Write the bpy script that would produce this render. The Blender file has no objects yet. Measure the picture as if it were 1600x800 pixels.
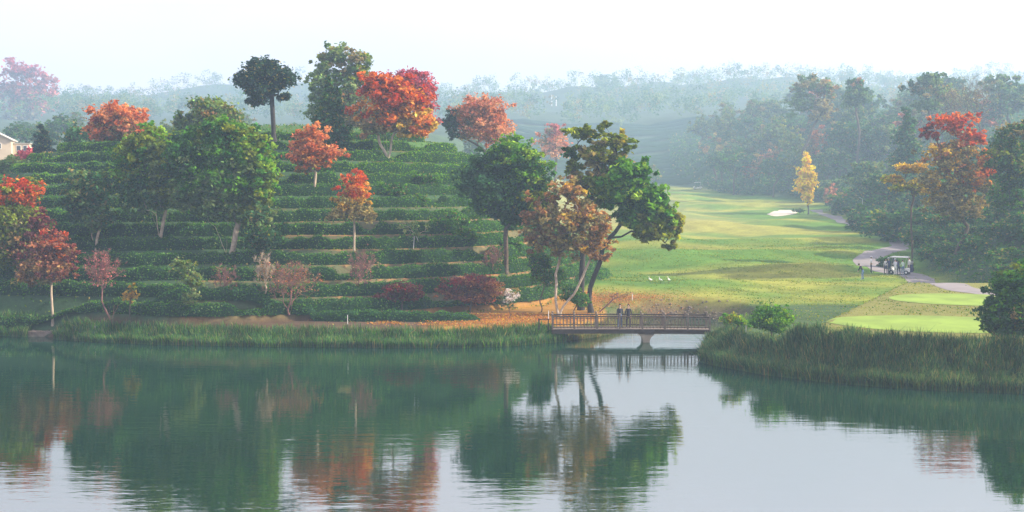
import bpy, bmesh, math, random
import numpy as np
from mathutils import Vector, Matrix, Euler

# ------------------------------------------------------------------ camera, world, sun, exposure
F = 1890.0                      # focal length in pixels of a 1600 px wide picture
CAM_Z = 11.5
PITCH = math.atan(105.0 / F)
SC = bpy.context.scene
cam_d = bpy.data.cameras.new('camera')
cam_d.sensor_width = 36.0
cam_d.lens = 36.0 * F / 1600.0
cam_d.clip_start = 0.5
cam_d.clip_end = 6000.0
cam = bpy.data.objects.new('camera', cam_d)
SC.collection.objects.link(cam)
cam.location = (0, 0, CAM_Z)
cam.rotation_euler = (math.pi / 2 - PITCH, 0, 0)
SC.camera = cam

SUN_EL = math.radians(29)
SUN_AZ = math.radians(92)       # clockwise from +Y (straight ahead) towards +X (right)
world = bpy.data.worlds.new('World')
SC.world = world
world.use_nodes = True
nt = world.node_tree
bg = nt.nodes['Background']
sky = nt.nodes.new('ShaderNodeTexSky')
sky.sky_type = 'NISHITA'
sky.sun_disc = False
sky.sun_elevation = SUN_EL
sky.sun_rotation = SUN_AZ
sky.air_density = 1.2
sky.dust_density = 1.5
sky.ozone_density = 1.5
mix = nt.nodes.new('ShaderNodeMix'); mix.data_type = 'RGBA'
mix.inputs[0].default_value = 0.55
mix.inputs[7].default_value = (6.7, 5.8, 6.6, 1)      # bright thin cloud veil over the blue
wtc = nt.nodes.new('ShaderNodeTexCoord'); wn = nt.nodes.new('ShaderNodeTexNoise'); wmp = nt.nodes.new('ShaderNodeMapping'); wmr = nt.nodes.new('ShaderNodeMapRange')
wmp.inputs['Scale'].default_value = (1, 1, 2.6); wn.inputs['Scale'].default_value = 3.0; wn.inputs['Detail'].default_value = 4
wmr.inputs['From Min'].default_value = 0.3; wmr.inputs['From Max'].default_value = 0.7; wmr.inputs['To Min'].default_value = 0.62; wmr.inputs['To Max'].default_value = 0.90
nt.links.new(wtc.outputs['Generated'], wmp.inputs['Vector']); nt.links.new(wmp.outputs[0], wn.inputs['Vector'])
nt.links.new(wn.outputs['Fac'], wmr.inputs['Value']); nt.links.new(wmr.outputs[0], mix.inputs[0])
nt.links.new(sky.outputs[0], mix.inputs[6])
nt.links.new(mix.outputs[2], bg.inputs[0])
bg.inputs[1].default_value = 0.10
sun_d = bpy.data.lights.new('sun', 'SUN')
sun_d.energy = 5.0
sun_d.angle = math.radians(0.8)
sun_d.color = (1.0, 0.86, 0.66)
sun = bpy.data.objects.new('sun', sun_d)
SC.collection.objects.link(sun)
sdir = Vector((math.sin(SUN_AZ) * math.cos(SUN_EL), math.cos(SUN_AZ) * math.cos(SUN_EL), math.sin(SUN_EL)))
sun.rotation_euler = sdir.to_track_quat('Z', 'Y').to_euler()
sun.location = (120, 60, 90)
SC.view_settings.view_transform = 'Standard'
SC.view_settings.look = 'None'
SC.view_settings.exposure = 1.2
SC.view_settings.gamma = 1.0
HAZE_DENSITY = 0.00084
HAZE_COLOR = (0.54, 0.76, 1.0, 1)
SC.render.engine = 'CYCLES'
cy = SC.cycles
cy.use_denoising = True
cy.max_bounces = 6; cy.diffuse_bounces = 2; cy.glossy_bounces = 3
cy.transmission_bounces = 3; cy.transparent_max_bounces = 6; cy.volume_bounces = 1
cy.sample_clamp_indirect = 6.0
cy.caustics_reflective = False; cy.caustics_refractive = False

rng = np.random.default_rng(7)
random.seed(7)

# ------------------------------------------------------------------ picture ray -> world
def P(px, py, Y):
    """world point at world depth Y on the line of sight of photo pixel (px, py)"""
    c, s = math.cos(PITCH), math.sin(PITCH)
    u, v = (px - 800.0) / F, (400.0 - py) / F
    dx, dy, dz = u, c + v * s, -s + v * c
    t = Y / dy
    return np.array([dx * t, Y, CAM_Z + dz * t])

def W(px, py, z=0.0):
    c, s = math.cos(PITCH), math.sin(PITCH)
    u, v = (px - 800.0) / F, (400.0 - py) / F
    dx, dy, dz = u, c + v * s, -s + v * c
    t = (z - CAM_Z) / dz
    return np.array([dx * t, dy * t, z])

def sstep(t):
    t = np.clip(t, 0, 1)
    return t * t * (3 - 2 * t)

def nz(x, y, s, seed=0):
    """smooth pseudo noise about -1..1"""
    r = np.random.default_rng(seed + 100)
    out = 0
    for i in range(5):
        a = r.uniform(0, 6.28); f = r.uniform(0.7, 1.6) / s; p = r.uniform(0, 6.28)
        q = r.uniform(0, 6.28)
        out = out + np.sin((x * math.cos(a) + y * math.sin(a)) * f * 6.28 + p +
                           1.3 * np.sin((x * math.sin(a + q) - y * math.cos(a)) * f * 3.7 + q))
    return out / 3.2

# ------------------------------------------------------------------ terrain function
shore_px = [(0, 524), (60, 527), (120, 532), (250, 538), (420, 541), (600, 543), (720, 543), (800, 540),
            (880, 533), (930, 527), (965, 519), (985, 511), (1005, 504)]
SHORE_L = [tuple(W(a, b)[:2]) for a, b in shore_px]
INLET = [(12.5, 107.0), (15.5, 107.6), (18.5, 106.0), (19.5, 101.0), (17.0, 94.0), (15.0, 89.5)]
SHORE_R = [tuple(W(a, b)[:2]) for a, b in [(1103, 566), (1130, 572), (1200, 585), (1300, 597), (1400, 605), (1500, 610), (1610, 614)]]
LAKE = [(-260, 16), (-260, 104), (-120, 99)] + [(-60, 96)] + SHORE_L + INLET + SHORE_R + [(45, 64), (90, 58), (260, 50), (260, 16)]
LAKE_A = np.array(LAKE)

def lake_sd(x, y):
    """signed distance to the lake outline, positive on land"""
    x = np.asarray(x, float); y = np.asarray(y, float)
    d2 = np.full(x.shape, 1e12); inside = np.zeros(x.shape, bool)
    n = len(LAKE_A)
    for i in range(n):
        ax, ay = LAKE_A[i]; bx, by = LAKE_A[(i + 1) % n]
        ex, ey = bx - ax, by - ay
        t = np.clip(((x - ax) * ex + (y - ay) * ey) / (ex * ex + ey * ey), 0, 1)
        d2 = np.minimum(d2, (x - ax - t * ex) ** 2 + (y - ay - t * ey) ** 2)
        c = ((ay > y) != (by > y))
        with np.errstate(divide='ignore', invalid='ignore'):
            xi = ax + (y - ay) * ex / (ey if ey != 0 else 1e-9)
        inside ^= c & (x < xi)
    d = np.sqrt(d2)
    return np.where(inside, -d, d)

HX, HY, HB, HBB, HH = -27.0, 133.0, 41.0, 40.0, 16.6
HAL, HAR = 50.0, 37.5
DZ = 1.12
def hill_t(x, y):
    """0 at the foot of the tea hill, 1 at its top (negative outside)"""
    x = x + 1.2 * nz(x, y, 38, 3); y = y + 1.4 * nz(x, y, 30, 4)
    dx = x - HX
    fx = np.where(dx > 0, np.abs(dx / HAR) ** 3.0, np.abs(dx / HAL) ** 2.2)
    dy = y - HY
    fy = np.where(dy < 0, np.abs(dy / HB) ** 1.3, np.abs(dy / HBB) ** 2.0)
    return 1 - fx - fy

XB_Y, XB_X = [60, 100, 118, 135, 165, 240, 340, 435, 495, 630], [44, 42.5, 43.5, 46.5, 54, 72, 92, 75, 64, 80]
def land(x, y, terraces=True):
    fair = np.interp(y, [0, 60, 88, 104, 130, 165, 300, 450, 560, 750, 1000, 1300, 1500],
                     [1.2, 1.2, 1.3, 1.35, 2.2, 3.4, 5.6, 11.5, 23, 55, 86, 112, 108])
    left = np.interp(y, [0, 90, 150, 200, 250, 400, 700, 1200, 1500], [1.3, 1.4, 3, 9, 17, 28, 50, 100, 96])
    z = left + (fair - left) * sstep((x + 55 - 0.05 * y) / 60.0)
    und = nz(x * 0.9 + y * .3, y, 34, 11) * 0.55 + nz(x * 0.8, y, 15, 12) * 0.12
    z = z + und * sstep((y - 108) / 20.0) * sstep((x + 2) / 10.0)
    # low swales across the fairway
    for (cx, cyy, rx, ry, h) in ((33, 152, 16, 3.2, 0.75), (14, 158, 12, 3.0, 0.55), (30, 136, 12, 3.0, 0.6), (22, 172, 22, 4.5, 0.7), (20, 122, 8, 3, 0.5), (40, 178, 14, 4, 0.6), (20, 215, 24, 8, 1.0), (52, 232, 18, 7, 1.0), (30, 275, 30, 10, 1.3), (55, 325, 26, 12, 1.5), (25, 360, 30, 14, 1.6)):
        z = z + h * np.exp(-(((x - cx) / rx) ** 2 + ((y - cyy - (x - cx) * 0.12) / ry) ** 2))
    e = x - (19.5 + (y - 82) * 0.55)
    tee = sstep(e / 2.6) * (1 - sstep((y - 103) / 9.0)) * sstep((y - 60) / 3.0)
    z = z + tee * (2.55 + (y - 78) * 0.035 - z)
    xb = np.interp(y, XB_Y, XB_X)
    rise = np.clip(x - xb, 0, None)
    cap = np.interp(y, [150, 350], [16, 27])
    z = z + cap * (1 - np.exp(-rise * 0.55 / cap)) * (1 - 0.9 * sstep((y - 500) / 260))
    z = z + nz(x, y, 60, 21) * 1.6 * sstep((y - 190) / 80)
    z = z + (11 * nz(x, y, 420, 23) + 5 * nz(x, y, 150, 24)) * sstep((y - 600) / 400)
    t = hill_t(x, y)
    if terraces:
        k = np.clip(t, 0, 1) * HH / DZ
        fr = k - np.floor(k)
        st = np.floor(k) + 0.15 * fr + 0.85 * sstep((fr - 0.62) / 0.36)
        fade = 1 - sstep((k - 13.2) / 0.8)
        hz = 1.9 + DZ * (k + (st - k) * fade)
    else:
        hz = 1.9 + HH * np.clip(t, 0, 1)
    z = np.where(t > 0, np.maximum(hz, z), z)
    return z

def ground(x, y, terraces=True):
    x = np.asarray(x, float); y = np.asarray(y, float)
    z = land(x, y, terraces)
    sd = lake_sd(x, y)
    near = np.where((y < 45), 10.0 * sstep((18 - y) / 18.0), z)
    z = np.where(y < 45, near, z)
    return np.where(sd < 0, -0.25 + np.clip(sd * 0.4, -1.6, 0), -0.25 + (z + 0.25) * sstep(sd / 2.6 + 0.06))

def g1(x, y):
    return float(ground(np.array([x]), np.array([y]))[0])

def hit(px, py, y0=70.0, y1=700.0):
    """first ground point along the line of sight of a photo pixel"""
    ys = np.concatenate([np.arange(y0, 320, 0.25), np.arange(320, 520, 0.5), np.arange(520, y1, 2.0)])
    c, s = math.cos(PITCH), math.sin(PITCH)
    u, v = (px - 800.0) / F, (400.0 - py) / F
    dx, dy, dz = u, c + v * s, -s + v * c
    t = ys / dy
    X = dx * t; Z = CAM_Z + dz * t
    below = Z < ground(X, ys, False)
    i = int(np.argmax(below)) if below.any() else len(ys) - 1
    return np.array([X[i], ys[i], float(ground(X[i:i + 1], ys[i:i + 1])[0])])

# ------------------------------------------------------------------ object helpers
COL = SC.collection
def tag(o, label=None, cat=None, group=None, kind=None):
    if label: o['label'] = label
    if cat: o['category'] = cat
    if group: o['group'] = group
    if kind: o['kind'] = kind
    return o

def empty(name, loc, rz=0.0):
    o = bpy.data.objects.new(name, None)
    o.empty_display_size = 0.5
    COL.objects.link(o)
    o.location = loc; o.rotation_euler = (0, 0, rz)
    return o

def link(name, me, parent=None, mat=None, loc=None):
    o = bpy.data.objects.new(name, me)
    COL.objects.link(o)
    if mat is not None and not me.materials:
        for m in (mat if isinstance(mat, (list, tuple)) else [mat]):
            me.materials.append(m)
    if parent: o.parent = parent
    if loc is not None: o.location = loc
    return o

def npmesh(name, V, Q, col=None, smooth=False, pcol=None):
    """mesh out of numpy vertices and quads; col = per-face colour"""
    V = np.ascontiguousarray(V, dtype=np.float32); Q = np.ascontiguousarray(Q, dtype=np.int32)
    me = bpy.data.meshes.new(name)
    me.vertices.add(len(V)); me.vertices.foreach_set('co', V.ravel())
    me.loops.add(Q.size); me.loops.foreach_set('vertex_index', Q.ravel())
    me.polygons.add(len(Q))
    me.polygons.foreach_set('loop_start', np.arange(0, Q.size, 4, dtype=np.int32))
    me.update(calc_edges=True)
    if smooth:
        me.polygons.foreach_set('use_smooth', np.ones(len(Q), bool))
    if col is not None:
        a = me.attributes.new('tint', 'FLOAT_COLOR', 'FACE')
        c4 = np.ones((len(Q), 4), np.float32); c4[:, :3] = col
        a.data.foreach_set('color', c4.ravel())
    if pcol is not None:
        a = me.attributes.new('tint', 'FLOAT_COLOR', 'POINT')
        c4 = np.ones((len(V), 4), np.float32); c4[:, :3] = pcol
        a.data.foreach_set('color', c4.ravel())
    me.update()
    return me

def leaf_quads(C, size, r, up=0.35, aspect=0.58):
    n = len(C)
    N = r.normal(size=(n, 3)); N[:, 2] = np.abs(N[:, 2]) + up
    N /= np.linalg.norm(N, axis=1)[:, None]
    T = np.cross(N, r.normal(size=(n, 3))); T /= (np.linalg.norm(T, axis=1)[:, None] + 1e-9)
    B = np.cross(N, T)
    s = np.asarray(size).reshape(-1, 1) * np.ones((n, 1))
    V = np.stack([C + T * s, C + B * s * aspect + N * s * 0.12, C - T * s, C - B * s * aspect + N * s * 0.12], 1).reshape(-1, 3)
    Q = np.arange(4 * n).reshape(-1, 4)
    return V, Q

def tubes(A, B, ra, rb, sides=6):
    """frustums from points A to points B"""
    A = np.asarray(A, float); B = np.asarray(B, float)
    D = B - A; L = np.linalg.norm(D, axis=1)[:, None] + 1e-9; D = D / L
    ref = np.where(np.abs(D[:, 2:3]) > 0.9, np.array([[1.0, 0, 0]]), np.array([[0, 0, 1.0]]))
    U = np.cross(D, ref); U /= np.linalg.norm(U, axis=1)[:, None]
    Wv = np.cross(D, U)
    n = len(A); a = np.arange(sides) * 2 * math.pi / sides
    ring = U[:, None, :] * np.cos(a)[None, :, None] + Wv[:, None, :] * np.sin(a)[None, :, None]
    V0 = A[:, None, :] + ring * np.asarray(ra).reshape(-1, 1, 1)
    V1 = B[:, None, :] + ring * np.asarray(rb).reshape(-1, 1, 1)
    V = np.concatenate([V0, V1], 1).reshape(-1, 3)
    i = np.arange(sides); j = (i + 1) % sides
    q = np.stack([i, j, j + sides, i + sides], 1)
    Q = (q[None] + (np.arange(n) * 2 * sides)[:, None, None]).reshape(-1, 4)
    return V, Q

def bm_obj(name, bm, mat, parent=None, smooth=False, bevel=0.0):
    if bevel > 0:
        bmesh.ops.bevel(bm, geom=[e for e in bm.edges], offset=bevel, segments=2, affect='EDGES', profile=0.7)
    me = bpy.data.meshes.new(name); bm.to_mesh(me); bm.free()
    if smooth:
        me.polygons.foreach_set('use_smooth', np.ones(len(me.polygons), bool))
    return link(name, me, parent, mat)

def bbox(bm, c, s, rz=0.0, ry=0.0, rx=0.0):
    M = Matrix.Translation(c) @ Euler((rx, ry, rz)).to_matrix().to_4x4() @ Matrix.Diagonal((s[0], s[1], s[2], 1))
    bmesh.ops.create_cube(bm, size=1.0, matrix=M)
    return bm

def bcyl(bm, a, b, r1, r2, seg=10, caps=True):
    a = Vector(a); b = Vector(b); d = b - a
    M = Matrix.Translation((a + b) / 2) @ d.to_track_quat('Z', 'Y').to_matrix().to_4x4()
    bmesh.ops.create_cone(bm, cap_ends=caps, segments=seg, radius1=r1, radius2=r2, depth=d.length, matrix=M)
    return bm

def bball(bm, c, s, seg=12):
    M = Matrix.Translation(c) @ Matrix.Diagonal((s[0], s[1], s[2], 1))
    bmesh.ops.create_uvsphere(bm, u_segments=seg, v_segments=max(6, seg // 2 + 2), radius=1.0, matrix=M)
    return bm

def skin_mesh(verts, edges, radii, root=0, sub=1):
    me = bpy.data.meshes.new('tmp'); me.from_pydata([tuple(v) for v in verts], edges, [])
    o = bpy.data.objects.new('tmp', me); COL.objects.link(o)
    o.modifiers.new('s', 'SKIN'); sv = me.skin_vertices[0].data
    for i, r in enumerate(radii):
        sv[i].radius = r if isinstance(r, tuple) else (r, r)
        sv[i].use_root = (i == root)
    m = o.modifiers.new('u', 'SUBSURF'); m.levels = sub; m.render_levels = sub
    dg = bpy.context.evaluated_depsgraph_get()
    out = bpy.data.meshes.new_from_object(o.evaluated_get(dg))
    bpy.data.objects.remove(o); bpy.data.meshes.remove(me)
    return out

# ------------------------------------------------------------------ materials
def new_mat(name):
    m = bpy.data.materials.new(name); m.use_nodes = True
    t = m.node_tree
    return m, t, t.nodes['Principled BSDF'], t.nodes['Material Output']

def simple(name, rgb, rough=0.6, metal=0.0, noise=0.12, scale=6.0, spec=0.4, bump=0.0):
    m, t, b, o = new_mat(name)
    b.inputs['Roughness'].default_value = rough; b.inputs['Metallic'].default_value = metal
    b.inputs['Specular IOR Level'].default_value = spec
    tc = t.nodes.new('ShaderNodeTexCoord'); n = t.nodes.new('ShaderNodeTexNoise')
    n.inputs['Scale'].default_value = scale; n.inputs['Detail'].default_value = 5
    t.links.new(tc.outputs['Object'], n.inputs['Vector'])
    r = t.nodes.new('ShaderNodeValToRGB')
    r.color_ramp.elements[0].position = 0.3; r.color_ramp.elements[1].position = 0.7
    r.color_ramp.elements[0].color = tuple(c * (1 - noise) for c in rgb) + (1,)
    r.color_ramp.elements[1].color = tuple(min(1, c * (1 + noise)) for c in rgb) + (1,)
    t.links.new(n.outputs['Fac'], r.inputs['Fac']); t.links.new(r.outputs['Color'], b.inputs['Base Color'])
    if bump:
        bp = t.nodes.new('ShaderNodeBump'); bp.inputs['Strength'].default_value = bump; bp.inputs['Distance'].default_value = 0.05
        t.links.new(n.outputs['Fac'], bp.inputs['Height']); t.links.new(bp.outputs['Normal'], b.inputs['Normal'])
    return m

def leaf_mat(name, transl=0.35, gloss=0.0):
    m, t, b, o = new_mat(name)
    t.nodes.remove(b)
    at = t.nodes.new('ShaderNodeAttribute'); at.attribute_name = 'tint'
    df = t.nodes.new('ShaderNodeBsdfDiffuse'); tr = t.nodes.new('ShaderNodeBsdfTranslucent')
    hs = t.nodes.new('ShaderNodeHueSaturation'); hs.inputs['Saturation'].default_value = 1.15; hs.inputs['Value'].default_value = 1.35
    hs.inputs['Hue'].default_value = 0.492
    mx = t.nodes.new('ShaderNodeMixShader'); mx.inputs[0].default_value = transl
    t.links.new(at.outputs['Color'], df.inputs['Color']); t.links.new(at.outputs['Color'], hs.inputs['Color'])
    t.links.new(hs.outputs['Color'], tr.inputs['Color'])
    t.links.new(df.outputs[0], mx.inputs[1]); t.links.new(tr.outputs[0], mx.inputs[2])
    last = mx
    if gloss:
        gl = t.nodes.new('ShaderNodeBsdfGlossy'); gl.inputs['Roughness'].default_value = 0.45
        gl.inputs['Color'].default_value = (0.8, 0.85, 0.9, 1)
        m2 = t.nodes.new('ShaderNodeMixShader'); m2.inputs[0].default_value = gloss
        t.links.new(mx.outputs[0], m2.inputs[1]); t.links.new(gl.outputs[0], m2.inputs[2]); last = m2
    t.links.new(last.outputs[0], o.inputs['Surface'])
    return m

def ground_mat():
    m, t, b, o = new_mat('ground_cover')
    b.inputs['Roughness'].default_value = 0.95; b.inputs['Specular IOR Level'].default_value = 0.15
    at = t.nodes.new('ShaderNodeAttribute'); at.attribute_name = 'tint'
    geo = t.nodes.new('ShaderNodeNewGeometry')
    def noise(scale, vec=None, det=6):
        mp = t.nodes.new('ShaderNodeMapping'); mp.inputs['Scale'].default_value = vec or (1, 1, 1)
        t.links.new(geo.outputs['Position'], mp.inputs['Vector'])
        n = t.nodes.new('ShaderNodeTexNoise'); n.inputs['Scale'].default_value = scale; n.inputs['Detail'].default_value = det
        n.inputs['Roughness'].default_value = 0.65
        t.links.new(mp.outputs[0], n.inputs['Vector']); return n
    n1 = noise(0.10, (1, 1, 1)); n2 = noise(2.6); n3 = noise(14.0, det=3)
    def ramp(n, a, bb, lo, hi):
        r = t.nodes.new('ShaderNodeMapRange'); r.inputs['From Min'].default_value = a; r.inputs['From Max'].default_value = bb
        r.inputs['To Min'].default_value = lo; r.inputs['To Max'].default_value = hi
        t.links.new(n.outputs['Fac'], r.inputs['Value']); return r
    r1 = ramp(n1, 0.3, 0.7, 0.82, 1.18); r2 = ramp(n2, 0.3, 0.7, 0.8, 1.2); r3 = ramp(n3, 0.3, 0.7, 0.78, 1.22)
    ml = t.nodes.new('ShaderNodeMath'); ml.operation = 'MULTIPLY'
    t.links.new(r1.outputs[0], ml.inputs[0]); t.links.new(r2.outputs[0], ml.inputs[1])
    ml2 = t.nodes.new('ShaderNodeMath'); ml2.operation = 'MULTIPLY'
    t.links.new(ml.outputs[0], ml2.inputs[0]); t.links.new(r3.outputs[0], ml2.inputs[1])
    vm = t.nodes.new('ShaderNodeVectorMath'); vm.operation = 'SCALE'
    t.links.new(at.outputs['Color'], vm.inputs[0]); t.links.new(ml2.outputs[0], vm.inputs['Scale'])
    t.links.new(vm.outputs[0], b.inputs['Base Color'])
    bp = t.nodes.new('ShaderNodeBump'); bp.inputs['Strength'].default_value = 0.6; bp.inputs['Distance'].default_value = 0.12
    t.links.new(n3.outputs['Fac'], bp.inputs['Height']); t.links.new(bp.outputs[0], b.inputs['Normal'])
    return m

def water_mat():
    m, t, b, o = new_mat('lake_water')
    t.nodes.remove(b)
    geo = t.nodes.new('ShaderNodeNewGeometry')
    def noise(scale, vec, det):
        mp = t.nodes.new('ShaderNodeMapping'); mp.inputs['Scale'].default_value = vec
        t.links.new(geo.outputs['Position'], mp.inputs['Vector'])
        n = t.nodes.new('ShaderNodeTexNoise'); n.inputs['Scale'].default_value = scale; n.inputs['Detail'].default_value = det
        t.links.new(mp.outputs[0], n.inputs['Vector']); return n
    n1 = noise(1.0, (0.35, 1.5, 1), 3); n2 = noise(1.0, (1.6, 5.5, 1), 2); n3 = noise(0.07, (0.5, 1.2, 1), 2)
    mr = t.nodes.new('ShaderNodeMapRange'); mr.inputs['From Min'].default_value = 0.4; mr.inputs['From Max'].default_value = 0.62
    mr.inputs['To Min'].default_value = 0.3; mr.inputs['To Max'].default_value = 1.0
    t.links.new(n3.outputs['Fac'], mr.inputs['Value'])
    a = t.nodes.new('ShaderNodeMath'); a.operation = 'MULTIPLY_ADD'; a.inputs[1].default_value = 0.25
    t.links.new(n2.outputs['Fac'], a.inputs[0]); t.links.new(n1.outputs['Fac'], a.inputs[2])
    m2 = t.nodes.new('ShaderNodeMath'); m2.operation = 'MULTIPLY'
    t.links.new(a.outputs[0], m2.inputs[0]); t.links.new(mr.outputs[0], m2.inputs[1])
    bp = t.nodes.new('ShaderNodeBump'); bp.inputs['Strength'].default_value = 1.0; bp.inputs['Distance'].default_value = 0.014
    t.links.new(m2.outputs[0], bp.inputs['Height'])
    gl = t.nodes.new('ShaderNodeBsdfGlossy'); gl.inputs['Roughness'].default_value = 0.03
    gl.inputs['Color'].default_value = (1.0, 0.98, 0.93, 1)
    df = t.nodes.new('ShaderNodeBsdfDiffuse'); df.inputs['Color'].default_value = (0.006, 0.035, 0.02, 1)
    fr = t.nodes.new('ShaderNodeFresnel'); fr.inputs['IOR'].default_value = 9.0
    mx = t.nodes.new('ShaderNodeMixShader')
    t.links.new(bp.outputs[0], gl.inputs['Normal']); t.links.new(fr.outputs[0], mx.inputs[0])
    t.links.new(df.outputs[0], mx.inputs[1]); t.links.new(gl.outputs[0], mx.inputs[2])
    t.links.new(mx.outputs[0], o.inputs['Surface'])
    return m

M_LEAF = leaf_mat('foliage', 0.38, 0.0)
M_REED = leaf_mat('reed_blades', 0.25)
M_GROUND = ground_mat()
M_WATER = water_mat()
M_BARK = simple('grey_brown_bark', (0.10, 0.075, 0.055), 0.9, noise=0.4, scale=5, bump=0.5)
M_BARK_D = simple('dark_bark', (0.035, 0.03, 0.028), 0.9, noise=0.4, scale=5, bump=0.5)
M_BARK_P = simple('pale_bark', (0.42, 0.34, 0.25), 0.85, noise=0.35, scale=4, bump=0.4)
M_TWIG_R = simple('reddish_twigs', (0.20, 0.10, 0.085), 0.9, noise=0.3, scale=5)
M_PATH = simple('worn_asphalt_path', (0.22, 0.20, 0.20), 0.9, noise=0.12, scale=0.8, bump=0.2)
M_SAND = simple('bunker_sand', (0.62, 0.55, 0.44), 0.95, noise=0.08, scale=1.0)
M_GREEN = simple('mown_green_turf', (0.19, 0.29, 0.035), 0.9, noise=0.22, scale=0.5, bump=0.1)
M_WHITE = simple('white_paint', (0.8, 0.8, 0.78), 0.45, noise=0.04)
M_WOODD = simple('dark_bridge_timber', (0.05, 0.035, 0.028), 0.75, noise=0.3, scale=3)
M_WOODL = simple('pale_bridge_timber', (0.19, 0.15, 0.115), 0.75, noise=0.25, scale=3)
M_CONC = simple('pier_concrete', (0.40, 0.34, 0.25), 0.85, noise=0.2, scale=3, bump=0.3)
M_ROCK = simple('grey_rock', (0.20, 0.16, 0.13), 0.9, noise=0.35, scale=2.5, bump=0.5)
M_BLACK = simple('black_plastic', (0.02, 0.02, 0.025), 0.5, noise=0.1)
M_NAVY = simple('navy_vinyl', (0.03, 0.04, 0.10), 0.5, noise=0.1)
M_STEEL = simple('brushed_steel', (0.5, 0.5, 0.5), 0.35, metal=0.9, noise=0.1)
M_SKIN = simple('skin', (0.50, 0.32, 0.23), 0.6, noise=0.05)
M_CREAM = simple('cream_render', (0.62, 0.5, 0.36), 0.85, noise=0.08, scale=1.0)
M_ROOF = simple('pale_roof_tiles', (0.50, 0.47, 0.42), 0.8, noise=0.15, scale=2)
M_GLASSD = simple('dark_window_glass', (0.03, 0.04, 0.05), 0.1, noise=0.05, spec=0.8)
_cl = {}
def cloth(rgb):
    if rgb not in _cl: _cl[rgb] = simple('woven_cloth', rgb, 0.85, noise=0.08, scale=20)
    return _cl[rgb]

# ------------------------------------------------------------------ ground, lake, haze
def lines(segs):
    out = []
    for a, b, s in segs: out += list(np.arange(a, b, s))
    out.append(segs[-1][1]); return np.array(out)
xs = lines([(-1400, -300, 70), (-300, -110, 10), (-110, -66, 1.5), (-66, 34, 0.4), (34, 78, 0.9), (78, 160, 2.5), (160, 320, 8), (320, 1400, 68)])
ys = lines([(-60, 60, 3), (60, 142, 0.36), (142, 300, 1.2), (300, 520, 2.5), (520, 1500, 20)])
XX, YY = np.meshgrid(xs, ys)
ZZ = ground(XX, YY)
nx, ny = len(xs), len(ys)
V = np.stack([XX, YY, ZZ], -1).reshape(-1, 3)
i, j = np.meshgrid(np.arange(nx - 1), np.arange(ny - 1))
a = (j * nx + i).ravel()
Q = np.stack([a, a + 1, a + nx + 1, a + nx], 1)
def mixc(A, B, m):
    return A + (np.array(B) - A) * m[..., None]
C = np.zeros(XX.shape + (3,)) + np.array((0.055, 0.10, 0.03))
straw = sstep(nz(XX * 0.8 + YY * .5, YY - XX * .3, 42, 31) * 0.9 + nz(XX + YY * .6, YY - XX * .3, 14, 32) * 0.35 + 0.35)
fair_m = sstep((XX - 2) / 6.0) * sstep((YY - 104) / 3.0)
C = mixc(C, (0.085, 0.185, 0.02), fair_m)
C = mixc(C, (0.30, 0.29, 0.045), fair_m * straw * 0.75)
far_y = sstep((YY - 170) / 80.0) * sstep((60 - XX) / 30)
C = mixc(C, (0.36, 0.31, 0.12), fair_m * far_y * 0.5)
C = C * (1 + 0.16 * nz(XX + .4 * YY, YY * 1.3, 6, 35) + .1 * nz(XX * 1.2, YY - .5 * XX, 2.7, 36))[..., None]
# tee mound
teem = sstep((XX - (19.0 + (YY - 82) * 0.55)) / 1.5) * (YY < 112) * (YY > 60)
C = mixc(C, (0.21, 0.21, 0.055), teem * 0.9)
edge = np.exp(-((XX - (19.6 + (YY - 82) * 0.55)) / 0.45) ** 2) * (YY > 78) * (YY < 98)
C = mixc(C, (0.30, 0.17, 0.09), edge * 0.9)
# far shore leaf litter under the big trees
lit = np.exp(-(((XX - 10.5) / 5.5) ** 2 + ((YY - 109.5) / 5.0) ** 2)) * 1.4
C = mixc(C, (0.26, 0.15, 0.04), np.clip(lit, 0, 1) * 0.6)
shorem = sstep((2.4 - lake_sd(XX, YY)) / 1.5) * (XX > 8) * (YY > 98)
C = mixc(C, (0.14, 0.10, 0.075), shorem * 0.8)
# tea hill soils
th = hill_t(XX, YY)
k_ = np.clip(th, 0, 1) * HH / DZ; fr_ = k_ - np.floor(k_)
hm = (th > 0) * 1.0
C = mixc(C, (0.045, 0.095, 0.04), hm)
tread = sstep((0.66 - fr_) / 0.1) * hm
orange = sstep((XX + 27 + 7 * nz(XX, YY, 22, 41)) / 14.0) * sstep((8.0 - k_) / 3.0)
spots = sstep(nz(XX, YY, 7, 42) * 1.6 - 0.3)
C = mixc(C, (0.40, 0.20, 0.075), tread * np.clip(orange * 0.85 + spots * 0.35 * (XX > -25), 0, 1))
C = mixc(C, (0.20, 0.13, 0.07), (1 - tread) * hm * orange * 0.5)
C = mixc(C, (0.07, 0.15, 0.045), hm * sstep((k_ - 11.5) / 1.5))
# bank between reeds and hill
bank = (th <= 0) * (XX < 8) * (YY < 115) * 1.0
C = mixc(C, (0.11, 0.055, 0.04), bank * 0.8)
C = mixc(C, (0.36, 0.19, 0.04), bank * sstep((XX + 8 + 4 * nz(XX, YY, 9, 43)) / 7.0))
# woodland floor
xb = np.interp(YY, XB_Y, XB_X)
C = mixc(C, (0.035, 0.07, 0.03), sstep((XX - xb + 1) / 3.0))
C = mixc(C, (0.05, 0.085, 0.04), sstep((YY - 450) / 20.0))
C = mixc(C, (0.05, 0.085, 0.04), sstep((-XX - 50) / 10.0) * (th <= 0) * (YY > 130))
C = mixc(C, (0.03, 0.035, 0.02), (lake_sd(XX, YY) < 0.3) * 1.0)
tag(link('ground', npmesh('ground', V, Q, smooth=True, pcol=C.reshape(-1, 3)), None, M_GROUND), kind='structure')

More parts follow.
